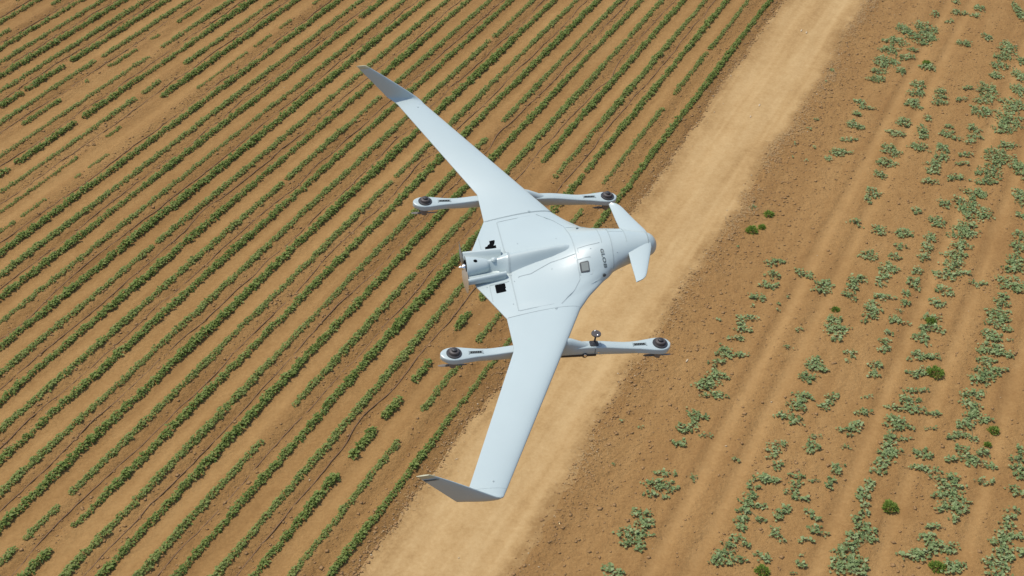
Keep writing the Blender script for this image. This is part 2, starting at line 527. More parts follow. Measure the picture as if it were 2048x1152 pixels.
# ---------------------------------------------------------------- vines of the right field (centimetres: x, y, half width, half depth)
VINES = [[(1749,5504,32,43),(1768,5462,29,28),(1854,5492,47,78),(1811,5401,50,48)],
 [(1689,5380,46,41),(1646,5300,42,33)],
 [(1601,5190,52,52),(1557,5113,34,25),(1652,5111,21,32)],
 [(1708,5235,38,26)],
 [(1752,5302,25,17)],
 [(1535,5041,37,31)],
 [(1774,5147,38,29)],
 [(1929,5650,22,26)],
 [(2044,5667,40,22)],
 [(2152,5714,26,31)],
 [(2112,5636,22,19)],
 [(1975,5572,18,15)],
 [(2104,5422,21,32)],
 [(1986,5365,32,28)],
 [(1425,4836,20,35),(1450,4799,29,11)],
 [(1393,4756,19,23)],
 [(1359,4670,29,33),(1385,4639,19,14)],
 [(1315,4558,28,19)],
 [(1261,4460,34,26),(1301,4455,22,8)],
 [(1215,4411,15,15)],
 [(1699,4992,27,31),(1676,4925,37,30)],
 [(1641,4834,33,41)],
 [(1780,4940,23,24),(1760,4888,30,18)],
 [(1748,4842,36,18)],
 [(1896,4964,30,12),(1978,4935,37,61),(1938,4863,36,36)],
 [(1844,4867,26,15)],
 [(1564,4683,35,34)],
 [(1516,4598,35,27)],
 [(1629,4635,19,28),(1621,4586,29,27)],
 [(1669,4718,16,23)],
 [(1584,4500,34,32)],
 [(1466,4472,34,42)],
 [(1431,4383,37,30)],
 [(1388,4302,30,20)],
 [(1739,4652,19,14)],
 [(1719,4600,32,22),(1748,4565,19,16)],
 [(1830,4633,22,34),(1820,4575,28,22),(1790,4534,22,19)],
 [(1672,4488,25,32),(1651,4429,28,31),(1612,4373,28,26),(1594,4324,27,20)],
 [(1746,4439,28,18)],
 [(1723,4375,25,13)],
 [(1667,4279,30,22)],
 [(1564,4252,30,20)],
 [(1800,4321,46,46),(1775,4252,51,20)],
 [(1861,4430,47,63),(1923,4352,29,65),(1927,4507,34,27)],
 [(2163,5321,32,62),(2119,5238,38,40),(2193,5209,17,40)],
 [(2082,5159,34,39)],
 [(2043,5069,27,32)],
 [(1899,4768,42,47)],
 [(1993,4711,55,64),(1951,4633,41,34)],
 [(2103,4952,33,50)],
 [(2047,4830,46,54)],
 [(2146,5074,24,58)],
 [(2323,5667,22,114)],
 [(876,4082,13,11)],
 [(903,3744,33,20)],
 [(886,3670,27,20)],
 [(861,3612,32,19)],
 [(819,3546,27,19)],
 [(772,3440,32,14),(742,3409,16,21),(750,3378,26,14)],
 [(716,3334,26,12)],
 [(671,3265,28,27),(720,3251,36,10),(645,3214,23,17)],
 [(632,3149,32,29),(600,3127,22,16),(593,3105,38,20),(617,3062,37,16)],
 [(992,3684,25,20),(1016,3664,16,12)],
 [(1054,3619,33,23),(1039,3582,32,15)],
 [(927,3377,16,11)],
 [(873,3286,15,9)],
 [(1053,3429,26,22),(1048,3376,36,32),(1040,3332,18,18)],
 [(946,3211,28,27),(957,3183,30,17),(914,3142,27,26)],
 [(1229,3989,20,13)],
 [(1246,3960,11,9)],
 [(1309,3934,29,26),(1390,3915,37,26)],
 [(1467,4059,20,18)],
 [(1361,3835,25,17)],
 [(1238,3784,31,25)],
 [(1325,3778,22,17)],
 [(1287,3707,33,33),(1260,3655,25,24),(1242,3622,16,16)],
 [(1171,3646,33,24),(1145,3601,24,23),(1122,3564,21,15),(1135,3535,11,11)],
 [(1236,3547,40,15)],
 [(1188,3494,32,30),(1173,3449,26,15),(1151,3421,13,11)],
 [(1475,3890,20,26),(1450,3832,23,26)],
 [(1424,3772,22,21)],
 [(1525,3986,29,36)],
 [(1383,3693,22,20)],
 [(1356,3624,24,36)],
 [(1317,3563,16,19)],
 [(1301,3515,19,19)],
 [(1273,3475,13,11)],
 [(1251,3425,21,22),(1284,3408,13,6)],
 [(1210,3358,16,14)],
 [(1190,3313,21,14),(1182,3278,23,14)],
 [(1135,3198,23,20),(1121,3157,22,17)],
 [(1071,3257,18,17)],
 [(1053,3226,10,8)],
 [(1580,4103,24,28)],
 [(1672,4050,53,60),(1661,4117,37,30),(1712,4171,42,38)],
 [(1618,3956,40,36),(1600,3910,51,27)],
 [(1570,3842,39,26),(1539,3784,39,25),(1518,3727,36,29),(1477,3672,41,28),(1538,3677,25,12)],
 [(1441,3595,27,16),(1460,3565,19,14)],
 [(1570,3624,30,14)],
 [(1409,3513,24,27)],
 [(1370,3438,24,22),(1352,3388,31,22),(1382,3363,16,11),(1314,3335,28,32)],
 [(1287,3247,38,24),(1327,3242,23,14)],
 [(1252,3163,27,20),(1285,3176,20,17)],
 [(1796,3900,23,27),(1769,3829,25,35),(1736,3753,31,34),(1715,3702,36,21)],
 [(1687,3624,46,37),(1702,3585,19,20)],
 [(1639,3551,21,16),(1623,3515,29,19),(1591,3460,34,31),(1609,3432,24,15),(1567,3413,31,22),(1600,3382,23,15)],
 [(1538,3345,36,29),(1515,3281,46,29),(1547,3253,36,18)],
 [(1488,3221,30,21),(1484,3172,45,27),(1449,3135,40,27)],
 [(1834,4028,15,19)],
 [(1593,3324,10,7)],
 [(572,2963,19,9),(543,2967,20,29),(517,2918,35,19)],
 [(567,2884,19,9)],
 [(887,3059,27,22),(860,3015,29,25)],
 [(814,2972,31,15),(849,2950,24,18)],
 [(975,3054,22,16),(960,3026,15,13),(942,3008,19,13)],
 [(1083,3053,22,8)],
 [(1054,2986,27,14)],
 [(1019,2931,24,12),(999,2907,38,12),(995,2884,12,8)],
 [(894,2880,19,9)],
 [(875,2853,14,9),(877,2835,28,12),(864,2817,14,6)],
 [(969,2834,16,9)],
 [(776,2849,28,10),(758,2825,19,12),(754,2799,16,12)],
 [(762,2761,14,17)],
 [(645,2786,14,10)],
 [(933,2760,23,11),(924,2734,18,11)],
 [(904,2702,16,11),(895,2680,14,11)],
 [(1232,3082,42,10)],
 [(1202,3039,37,19),(1170,3007,37,16),(1216,2997,27,16),(1266,2980,24,13)],
 [(1139,2953,31,19),(1147,2925,41,19),(1109,2884,19,18),(1149,2873,21,9),(1095,2843,26,18),(1083,2810,30,18),(1107,2811,26,15),(1065,2771,28,17),(1049,2739,25,14)],
 [(1236,2918,22,8)],
 [(1188,2817,28,18),(1197,2799,19,12)],
 [(1264,2786,26,12),(1308,2830,21,18),(1314,2797,23,18),(1325,2772,33,15),(1378,2760,19,12),(1364,2811,23,15)],
 [(1405,3067,35,23),(1382,3015,32,26),(1378,2965,36,25),(1417,2949,17,10),(1345,2932,34,19),(1325,2892,19,15),(1293,2879,21,12),(1351,2866,14,12)],
 [(708,2709,30,17),(734,2702,30,11)],
 [(680,2677,21,11),(667,2644,20,16),(649,2613,22,16),(679,2603,25,11),(640,2584,25,13),(632,2554,24,13),(624,2524,22,13),(681,2552,20,8)],
 [(811,2721,23,11)],
 [(805,2688,18,14)],
 [(787,2658,25,11),(797,2639,18,11),(818,2628,14,8)],
 [(759,2596,18,13),(742,2578,22,11),(731,2560,18,10)],
 [(854,2703,18,7)],
 [(818,2578,13,13),(832,2554,16,13)],
 [(821,2518,20,13),(831,2502,24,10)],
 [(796,2478,22,10)],
 [(714,2512,15,13),(716,2494,18,8)],
 [(730,2474,13,6)],
 [(609,2483,22,13),(585,2460,20,13),(628,2462,17,8),(568,2431,24,15),(556,2407,32,20),(604,2410,24,10)],
 [(670,2419,22,17)],
 [(774,2426,11,6)],
 [(767,2393,21,12)],
 [(742,2364,11,6)],
 [(1011,2688,21,14),(992,2663,25,14),(982,2638,23,14),(980,2608,16,14),(970,2578,16,13)],
 [(947,2554,16,13),(955,2529,22,16),(968,2506,26,16),(931,2494,29,16),(967,2481,26,10),(907,2466,22,13),(894,2443,33,13),(888,2412,39,20),(910,2390,39,20),(870,2386,32,15),(896,2366,43,10)],
 [(1164,2756,30,12),(1206,2740,23,12),(1235,2709,37,17),(1235,2675,41,17),(1223,2644,45,17),(1229,2613,45,17),(1193,2596,25,14),(1243,2584,25,14)],
 [(1213,2554,16,13)],
 [(1153,2525,26,11)],
 [(1338,2701,27,14)],
 [(1124,2496,24,10),(1135,2471,33,16),(1168,2448,37,16),(1109,2437,32,15),(1064,2430,32,10),(1083,2416,32,10)],
 [(1175,2391,32,18),(1162,2371,26,10)],
 [(1475,2823,16,18),(1454,2784,21,18),(1447,2745,23,18),(1445,2720,21,15)],
 [(1407,2670,20,11),(1420,2653,20,9)],
 [(1388,2590,18,11)],
 [(1366,2560,22,14),(1353,2530,24,14),(1335,2500,26,16),(1368,2494,22,16),(1318,2471,35,16),(1314,2442,28,16),(1310,2414,32,15),(1290,2386,34,15),(1269,2404,24,13),(1360,2437,15,16),(1274,2361,32,8)],
 [(491,2854,30,15)],
 [(440,2730,27,12)],
 [(407,2688,39,17),(434,2669,34,14),(389,2649,22,14),(426,2638,14,8)],
 [(516,2716,12,12)],
 [(355,2577,26,17),(361,2538,30,19),(313,2508,37,16),(349,2497,30,13),(319,2471,32,16),(345,2448,16,13)],
 [(254,2383,20,13),(267,2361,34,15)],
 [(1334,4173,28,30),(1306,4127,18,17)],
 [(1871,4147,23,60)],
 [(1361,5124,10,13)],
 [(1318,5020,8,9)],
 [(1222,4709,13,11)],
 [(1181,4640,11,11)],
 [(1104,4526,9,8)],
 [(1178,4496,8,8)],
 [(1127,4405,8,8)],
 [(1079,4426,6,6)],
 [(2062,5778,19,19)],
 [(919,3553,8,6)],
 [(883,3511,8,6)],
 [(875,3477,8,6)],
 [(793,3499,8,6)],
 [(676,3427,12,9)],
 [(791,3839,7,6)],
 [(293,2765,7,6)],
 [(381,2923,9,6)],
 [(327,2951,8,6)]]
WEEDS = [(930,4035,17,18),(852,3931,23,21),(892,3955,14,11),(1066,3482,12,15),(1314,3161,30,27),(1365,3419,18,17),(1048,2598,26,24),(1422,2907,18,16),(1124,2385,24,20),(661,2372,23,17),(1388,2847,9,6),(1777,5177,19,26)]

ROWS_U = (-8.2, -6.5, -5.5, -4.65, -3.75, -2.65, -0.7, 1.0)

def vine_leaves(P, N, T, L, tint, g):
    """cupped five-lobed leaf: centre and six rim points"""
    n = len(P); B = np.cross(N, T)
    ang = np.radians(np.array([0, 62, 128, 180, 232, 298.0]))
    rad = np.array([1.0, 0.80, 0.86, 0.32, 0.86, 0.80])
    V = np.empty((n, 7, 3)); V[:, 0] = P
    for q in range(6):
        rr = rad[q] * g.uniform(0.85, 1.12, n) * L * 0.5
        V[:, q + 1] = P + T * (np.cos(ang[q]) * rr)[:, None] + B * (np.sin(ang[q]) * rr)[:, None] + N * (0.10 * L * g.uniform(-0.6, 1.2, n))[:, None]
    i = np.arange(n)[:, None] * 7
    F = np.concatenate([i + [0, q + 1, (q + 1) % 6 + 1] for q in range(6)], 1).reshape(-1, 3)
    return V.reshape(-1, 3), F, np.repeat(tint, 7)

vines = []
for ps in VINES:
    A = np.array(ps, float) / 100
    c = (A[:, :2] * (A[:, 2:3] * A[:, 3:4])).sum(0) / (A[:, 2] * A[:, 3]).sum()
    vines.append((A, c))
def row_of(c):
    u = c[0] * DU[0] + c[1] * DU[1]
    return int(np.argmin([abs(u - q) for q in ROWS_U]))
by_row = {}
for idx, (A, c) in enumerate(vines):
    by_row.setdefault(row_of(c), []).append((c[0] * DS[0] + c[1] * DS[1], idx))
place = {}
for r, L in by_row.items():
    L.sort()
    for n, (_, idx) in enumerate(L): place[idx] = (r, n)
for idx, (A, c) in enumerate(vines):
    g = np.random.default_rng(900 + idx)
    P, Nn, T, L, tint = [], [], [], [], []
    seedling = len(A) == 1 and A[0, 2] * A[0, 3] < 0.018
    paths = []
    base_t = g.normal(0, 0.07)
    for (x, y, w, d) in A:
        w *= 1.08; d *= 1.12
        area = math.pi * w * d
        # a patch is a few runners fanning out, leaves on both sides of each
        nr = int(max(2, min(7, round(3 + area * 14))))
        n_leaf = int(max(5, area * 235))
        a0 = g.uniform(0, 6.283)
        ends = []
        for q in range(nr):
            a = a0 + q * 6.283 / nr + g.normal(0, 0.45)
            rr = g.uniform(0.75, 1.30)
            ends.append((math.cos(a) * w * rr, math.sin(a) * d * rr))
        q = g.integers(0, nr, n_leaf)
        tt = np.sqrt(g.uniform(0.01, 1.0, n_leaf))
        E_ = np.array(ends)[q]
        off = g.normal(0, 1, (n_leaf, 2)) * np.array([w, d]) * 0.20 * (1.15 - 0.6 * tt)[:, None]
        pos = np.array([x, y]) + E_ * tt[:, None] + off
        fill = g.uniform(0, 1, n_leaf) < 0.45
        fa = g.uniform(0, 6.283, n_leaf); fr = np.sqrt(g.uniform(0, 1, n_leaf)) * g.uniform(0.75, 1.05, n_leaf)
        pos = np.where(fill[:, None], np.array([x, y]) + np.column_stack([np.cos(fa) * w * fr, np.sin(fa) * d * fr]), pos)
        hgt = 0.035 + 0.12 * (1 - 0.75 * tt) * g.uniform(0.3, 1.0, n_leaf) * (0.6 if seedling else 1)
        P.append(np.column_stack([pos, hgt]))
        az = g.uniform(0, 6.283, n_leaf)
        T.append(np.column_stack([np.cos(az), np.sin(az), g.normal(0, 0.25, n_leaf)]))
        Nn.append(np.array([-0.1, 0, 1.0]) + g.normal(0, 0.36, (n_leaf, 3)))
        L.append(g.uniform(0.080, 0.145, n_leaf) * (0.75 if seedling else 1) * (1.1 - 0.35 * tt))
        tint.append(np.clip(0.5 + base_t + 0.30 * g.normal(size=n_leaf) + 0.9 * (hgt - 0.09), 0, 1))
        for e in ends:
            m = np.linspace(0, 1, 5)
            bend = g.normal(0, 0.10)
            xs = x + e[0] * m - e[1] * bend * np.sin(m * 3.14); ys = y + e[1] * m + e[0] * bend * np.sin(m * 3.14)
            paths.append(np.column_stack([xs, ys, 0.022 + 0.04 * (1 - m)]))
        if len(A) > 1:
            m = np.linspace(0, 1, 5)
            paths.append(np.column_stack([c[0] + (x - c[0]) * m, c[1] + (y - c[1]) * m, 0.03 + 0.02 * np.sin(m * 3.14)]))
    P = np.concatenate(P); T = unit(np.concatenate(T)); Nn = unit(np.concatenate(Nn)); L = np.concatenate(L); tint = np.concatenate(tint)
    Nn = unit(Nn - T * (Nn * T).sum(1, keepdims=True))
    P[:, 2] += ground_xy(P[:, 0], P[:, 1])
    z0 = float(ground_xy(np.array(c[0]), np.array(c[1])))
    P -= np.array([c[0], c[1], z0])
    V, F, t = vine_leaves(P, Nn, T, L, tint, g)
    root = bpy.data.objects.new('vine_plant', None)
    COL.objects.link(root); root.location = (c[0], c[1], z0); root.empty_display_size = 0.1
    link('foliage', mesh_np('foliage', V, F, False, {'tint': t}), M['vine'], root)
    SV, SF, b = [], [], 0
    for pth in paths:
        pth = pth.copy(); pth[:, 2] += ground_xy(pth[:, 0], pth[:, 1]); pth -= np.array([c[0], c[1], z0])
        v, fq = tube(pth, np.linspace(0.009, 0.004, len(pth)), 3)
        SV.append(v); SF.append(fq + b); b += len(v)
    link('stem', mesh_np('stem', np.concatenate(SV), np.concatenate(SF), True), M['vinestem'], root)
    r, n = place[idx]
    ar = float((np.pi * A[:, 2] * A[:, 3]).sum())
    word = 'tiny' if ar < 0.03 else 'small' if ar < 0.10 else 'spreading' if ar < 0.35 else 'large sprawling'
    tag(root, '%s grey-green vine, %s up from bottom, %s vine row right of road' % (word, nth(n), ORD[r]), 'vine', 'vines of the right field')

# bright green weeds, each a tuft of narrow blades
WEED_LABEL = ['small dark green weed on the bare strip right of the road, upper of two', 'dark green leafy weed with a shadow on the bare strip beside the road',
  'small leafy weed touching the dark green weed beside the road', 'yellowish green weed tuft at the top of a grey-green vine',
  'broad bright green weed clump at the lower right of a vine by the wheel track', 'dark green weed growing in the middle of a vine row',
  'round bright green weed bush alone on bare sand in the lower right field', 'small bright green weed tuft near the right edge beside a vine tail',
  'bright green weed standing in a sprawling vine at the bottom edge', 'dark green weed in the vine at the bottom edge, leftmost of the bottom weeds',
  'tiny dull green weed between vine tails near the right edge', 'green yellow-topped weed on the first rows in the upper right field']
for i, (x, y, w, d) in enumerate(WEEDS):
    g = np.random.default_rng(300 + i)
    x, y, w, d = x / 100, y / 100, w / 100, d / 100
    r = max(0.43 * (w + min(d, w)), 0.07)
    n = int(230 * max(r / 0.2, 0.5))
    ang = g.uniform(0, 6.283, n); el = np.arccos(g.uniform(0.05, 1, n))
    dirv = np.column_stack([np.cos(ang) * np.sin(el), np.sin(ang) * np.sin(el), np.cos(el)])
    lob = 0.72 + 0.5 * vnoise(ang * 1.3 + i, el * 2.0, 91)
    rr = r * lob * g.uniform(0.62, 0.92, n)
    P = dirv * rr[:, None] * np.array([1.05, 1, 0.8])
    T = unit(dirv + g.normal(0, 0.35, (n, 3)) + [0, 0, 0.3])
    Nn = unit(dirv * 0.6 + np.array([0, 0, 0.9]) + g.normal(0, 0.4, (n, 3))); Nn = unit(Nn - T * (Nn * T).sum(1, keepdims=True))
    L = g.uniform(0.07, 0.13, n) * (0.7 + r)
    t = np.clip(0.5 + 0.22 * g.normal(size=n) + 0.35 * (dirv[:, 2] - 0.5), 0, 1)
    V, F, tt = leaves_folded(P, Nn, T, L, L * 0.22, t)
    z0 = float(ground_xy(np.array(x), np.array(y)))
    root = bpy.data.objects.new('weed_bush', None); COL.objects.link(root); root.location = (x, y, z0)
    link('foliage', mesh_np('foliage', V, F, False, {'tint': tt}), M['weed'], root)
    SV, SF, b = [], [], 0
    for q in range(7):
        e = dirv[q] * r * 0.8
        v, fq = tube(np.array([[0, 0, -0.01], e * 0.5 + [0, 0, 0.02], e]), [0.007, 0.005, 0.003], 3)
        SV.append(v); SF.append(fq + b); b += len(v)
    link('stem', mesh_np('stem', np.concatenate(SV), np.concatenate(SF), True), M['vinestem'], root)
    tag(root, WEED_LABEL[i], 'weed', 'green weeds in the right field')

# ---------------------------------------------------------------- loose soil, straw and stones
ico = bmesh.new(); bmesh.ops.create_icosphere(ico, subdivisions=1, radius=1.0)
IV = np.array([v.co[:] for v in ico.verts]); IF = np.array([[v.index for v in f.verts] for f in ico.faces]); ico.free()
oct_V = np.array([[1, 0, 0], [0, 1, 0], [-1, 0, 0], [0, -1, 0], [0, 0, 1], [0, 0, -1.0]])
oct_F = np.array([[0, 1, 4], [1, 2, 4], [2, 3, 4], [3, 0, 4], [1, 0, 5], [2, 1, 5], [3, 2, 5], [0, 3, 5]])

def lumps(name, S, U, R, mat, label, cat, flat=0.6, base=(oct_V, oct_F)):
    BV, BF = base
    x, y = su(S, U); z = ground_z(S, U)
    n = len(S)
    J = rng.uniform(0.65, 1.25, (n, len(BV), 1))
    a = rng.uniform(0, 6.283, n)
    V = BV[None] * J * R[:, None, None] * np.stack([np.ones(n), rng.uniform(0.6, 1.1, n), np.full(n, flat)], 1)[:, None, :]
    c, s_ = np.cos(a)[:, None], np.sin(a)[:, None]
    W = np.stack([V[..., 0] * c - V[..., 1] * s_ + x[:, None], V[..., 0] * s_ + V[..., 1] * c + y[:, None], V[..., 2] + (z + R * 0.12)[:, None]], -1)
    F = (BF[None] + (np.arange(n) * len(BV))[:, None, None]).reshape(-1, 3)
    o = link(name, mesh_np(name, W.reshape(-1, 3), F, False), mat)
    return tag(o, label, cat, kind='stuff')

def scatter(n, s0, s1, ufun, keepfun):
    S = rng.uniform(s0, s1, n); U = ufun(S, n)
    x, y = su(S, U); px, py = project(x, y, 0)
    k = (px > -60) & (px < 2110) & (py > -60) & (py < 1210) & keepfun(S, U)
    return S[k], U[k]

# clods: rough lanes of the crop field, both road verges, sprinkled over the vine field
S, U = scatter(90000, S0 + 1, S1 - 1, lambda s, n: rng.uniform(-50, -14.1, n),
    lambda s, u: (np.mod(np.floor((ROW0 - u) / GAP), 2) == 0) & (rng.uniform(0, 1, len(s)) < 1.3 * fbm(s * 0.5, u * 0.8, 71, 2) ** 1.5 * 1.5))
S2, U2 = scatter(5200, S0 + 1, S1 - 1, lambda s, n: road_left(s) - np.abs(rng.normal(0, 0.30, n)) + 0.12, lambda s, u: s > 0)
S3, U3 = scatter(6200, S0 + 1, S1 - 1, lambda s, n: road_right(s) + rng.gamma(2.0, 0.42, n) - 0.30, lambda s, u: u < 4)
S4, U4 = scatter(26000, S0 + 1, S1 - 1, lambda s, n: rng.uniform(-9.5, 5, n), lambda s, u: (rng.uniform(0, 1, len(s)) < fbm(s * 0.5, u * 0.6, 72, 2) ** 1.5 * 1.6) & (vine_profile(s, u)[2] > 0.42))
SS = np.concatenate([S, S2, S3, S4]); UU = np.concatenate([U, U2, U3, U4])
RR = np.clip(rng.lognormal(math.log(0.027), 0.48, len(SS)), 0.010, 0.080)
print('clods', len(SS))
lumps('soil_clods', SS, UU, RR, M['clod'], 'loose brown clods of tilled soil strewn over the fields', 'soil clods', 0.5)

S, U = scatter(900, S0 + 1, S1 - 1, lambda s, n: rng.uniform(-48, 4, n), lambda s, u: rng.uniform(0, 1, len(s)) < 0.33)
S2, U2 = scatter(420, S0 + 1, S1 - 1, lambda s, n: np.where(rng.uniform(0, 1, n) < 0.5, road_left(s), road_right(s)) + rng.normal(0, 0.25, n), lambda s, u: s > 0)
S = np.concatenate([S, S2]); U = np.concatenate([U, U2])
lumps('pebbles', S, U, np.clip(rng.lognormal(math.log(0.022), 0.4, len(S)), 0.01, 0.055), M['stone'], 'small pale pebbles scattered over soil and road', 'pebbles', 0.55)

# dry straw along the road edges
def straw(name, S, U, label):
    x, y = su(S, U); z = ground_z(S, U) + 0.012 + rng.uniform(0, 0.04, len(S))
    n = len(S); a = rng.uniform(0, 6.283, n); L = rng.uniform(0.04, 0.14, n); w = 0.003 + 0.004 * rng.uniform(0, 1, n)
    T = np.column_stack([np.cos(a), np.sin(a), rng.normal(0.12, 0.3, n)]); B = np.column_stack([-np.sin(a), np.cos(a), np.zeros(n)])
    C = np.column_stack([x, y, z]); T = unit(T)
    bend = np.column_stack([np.zeros(n), np.zeros(n), rng.uniform(0.0, 0.03, n)])
    V = np.stack([C - T * L[:, None] / 2 - B * w[:, None], C - T * L[:, None] / 2 + B * w[:, None], C + bend + B * w[:, None], C + bend - B * w[:, None],
                  C + T * L[:, None] / 2 + B * w[:, None] * 0.5, C + T * L[:, None] / 2 - B * w[:, None] * 0.5], 1)
    i = np.arange(n)[:, None] * 6
    F = np.concatenate([i + [0, 1, 2, 3], i + [3, 2, 4, 5]], 1).reshape(-1, 4)
    tag(link(name, mesh_np(name, V.reshape(-1, 3), F), M['straw']), label, 'straw', kind='stuff')
S, U = scatter(9000, S0 + 1, S1 - 1, lambda s, n: road_right(s) + rng.normal(0.05, 0.20, n),
    lambda s, u: rng.uniform(0, 1, len(s)) < np.clip(1.9 * fbm(s * 0.35, s * 0, 81, 2) - 0.85 + 0.55 * (s > 38), 0, 1))
S2, U2 = scatter(2000, S0 + 1, S1 - 1, lambda s, n: road_left(s) + rng.normal(0.0, 0.14, n),
    lambda s, u: rng.uniform(0, 1, len(s)) < np.clip(2.4 * fbm(s * 0.45, s * 0 + 5, 82, 2) - 0.95, 0, 1))
straw('dry_straw', np.concatenate([S, S2]), np.concatenate([U, U2]), 'dry yellow straw littering both edges of the dirt road')

# pale flat stones lying on the road
FLAT = [((1603, 60), 0.13, 'pale flat stone on the road near the top edge, left of a pair'), ((1613, 64), 0.13, 'pale flat stone on the road near the top edge, right of a pair'),
        ((1519, 209), 0.12, 'white flat stone on the road, upper of two in line'), ((1501, 232), 0.10, 'white flat stone on the road, lower of two in line'),
        ((1374, 722), 0.10, 'small pale stone on the bare verge right of the front rotor arm')]
def unproject(px, py):
    cp, sp = math.cos(PITCH), math.sin(PITCH)
    a, b = (px - 1024) / 2700, (py - 576) / 2700
    d = np.array([a, cp - b * sp, -sp - b * cp]); t = CAM_H / -d[2]
    return d[0] * t, d[1] * t
for (px, py), r, lab in FLAT:
    x, y = unproject(px, py)
    V = IV * rng.uniform(0.85, 1.15, (len(IV), 1)) * np.array([r, r * 0.33, 0.02])
    a = math.pi / 2 - AZ + rng.normal(0, 0.2)
    W = np.column_stack([V[:, 0] * math.cos(a) - V[:, 1] * math.sin(a), V[:, 0] * math.sin(a) + V[:, 1] * math.cos(a), V[:, 2]])
    o = link('flat_stone', mesh_np('flat_stone', W, IF, False), M['stone'])
    o.location = (x, y, float(ground_xy(np.array(x), np.array(y))) + 0.008)
    tag(o, lab, 'stone', 'pale stones on the road')

# ---------------------------------------------------------------- the drone (body frame: x nose, y left, z up; unit = half the arm spacing)
UNIT = 0.75
drone = bpy.data.objects.new('vtol_drone', None)
COL.objects.link(drone)
drone.empty_display_size = 0.3
Rb = Matrix(((0.9827, -0.16278, 0.08833), (0.16769, 0.9845, -0.05138), (-0.0786, 0.0653, 0.99477)))
drone.rotation_euler = Rb.to_euler()
drone.location = (0.1589, 6.9902, 22.4449)
tag(drone, 'pale blue-grey canard drone with swept wings and four rotor arms flying over the fields', 'drone')

def finish(name, V, F, mat, parent, sharp=38.0, smooth_=True):
    """V in drone units; mixed polygons; edges sharper than the angle stay hard"""
    bm = bmesh.new()
    vs = [bm.verts.new((float(a) * UNIT, float(b) * UNIT, float(c) * UNIT)) for a, b, c in V]
    bm.verts.ensure_lookup_table()
    for f in F:
        try: bm.faces.new([vs[i] for i in f])
        except ValueError: pass
    bmesh.ops.remove_doubles(bm, verts=bm.verts[:], dist=1e-5)
    bmesh.ops.recalc_face_normals(bm, faces=bm.faces[:])
    for f in bm.faces: f.smooth = smooth_
    lim = math.radians(sharp)
    for e in bm.edges:
        if len(e.link_faces) == 2 and e.calc_face_angle(0) > lim: e.smooth = False
    me = bpy.data.meshes.new(name); bm.to_mesh(me); bm.free()
    return link(name, me, mat, parent)

def loft(rings, cap=True):
    n = len(rings[0]); V = np.concatenate(rings); F = []
    for i in range(len(rings) - 1):
        for j in range(n):
            k = (j + 1) % n
            F.append((i * n + j, i * n + k, (i + 1) * n + k, (i + 1) * n + j))
    if cap:
        F.append(tuple(range(n))[::-1]); F.append(tuple(range((len(rings) - 1) * n, len(rings) * n)))
    return V, F

AF_U = np.array([0, 0.006, 0.02, 0.045, 0.08, 0.12, 0.16, 0.21, 0.26, 0.32, 0.38, 0.45, 0.52, 0.59, 0.66, 0.73, 0.80, 0.86, 0.91, 0.96, 1.0])
def af(u):
    t = 0.2969 * np.sqrt(u) - 0.126 * u - 0.3516 * u ** 2 + 0.2843 * u ** 3 - 0.1015 * u ** 4
    return t / 0.1001 * 0.5 * (1 - 0.02 * u)          # peak 0.5 .. -> scaled to 1 below
def airfoil(LE, TE, up, dn, nrm, te=0.006):
    LE, TE, nrm = np.array(LE, float), np.array(TE, float), np.array(nrm, float)
    P = []
    for u in AF_U[::-1]:
        P.append(LE + (TE - LE) * u + nrm * (up * 2 * af(u) * 1.0 + te / 2 * u))
    for u in AF_U[1:]:
        P.append(LE + (TE - LE) * u - nrm * (dn * 2 * af(u) * 1.0 + te / 2 * u))
    return np.array(P)

def interp(x, X, Y): return float(np.interp(x, X, Y))

# --- blended centre section
CY = [0, 0.10, 0.21, 0.29, 0.34, 0.43, 0.50, 0.645]
CLE = [0.66, 0.65, 0.63, 0.57, 0.505, 0.42, 0.352, 0.245]
CTY = [0, 0.10, 0.16, 0.21, 0.30, 0.645]
CTE = [-0.57, -0.57, -0.565, -0.555, -0.513, -0.367]
def c_le(y): return interp(abs(y), CY, CLE)
def c_te(y): return interp(abs(y), CTY, CTE)
def zm(x): return 0.066 + 0.125 * x
def c_up(y): return interp(abs(y), [0, 0.645], [0.062, 0.047])
def deck(x, y):
    """upper surface of the centre section"""
    le, te = c_le(y), c_te(y)
    u = min(max((le - x) / (le - te), 0), 1)
    return zm(x) + c_up(y) * 2 * float(af(u)) + 0.003 * u

FX = [-0.30, -0.15, 0.00, 0.15, 0.25, 0.33, 0.40, 0.50, 0.58, 0.66, 0.75, 0.86, 0.935]
FZ = [0.020, 0.072, 0.100, 0.120, 0.134, 0.145, 0.155, 0.165, 0.175, 0.190, 0.210, 0.228, 0.236]
FW = [0.50, 0.56, 0.58, 0.54, 0.48, 0.43, 0.39, 0.325, 0.270, 0.220, 0.185, 0.150, 0.117]
FT = [0.030, 0.036, 0.052, 0.080, 0.106, 0.126, 0.142, 0.158, 0.160, 0.150, 0.134, 0.108, 0.096]
FB = [0.03, 0.06, 0.09, 0.11, 0.12, 0.13, 0.135, 0.14, 0.14, 0.138, 0.132, 0.122, 0.105]
FE = [2.0, 2.0, 2.0, 1.9, 1.7, 1.5, 1.3, 1.0, 0.75, 0.58, 0.5, 0.5, 0.5]
def fus(x, y):
    """upper surface of the fuselage, or -1 outside it"""
    if x < FX[0] or x > FX[-1]: return -1.0
    w = interp(x, FX, FW)
    if abs(y) >= w: return -1.0
    return interp(x, FX, FZ) + interp(x, FX, FT) * (1 - (y / w) ** 2) ** interp(x, FX, FE)
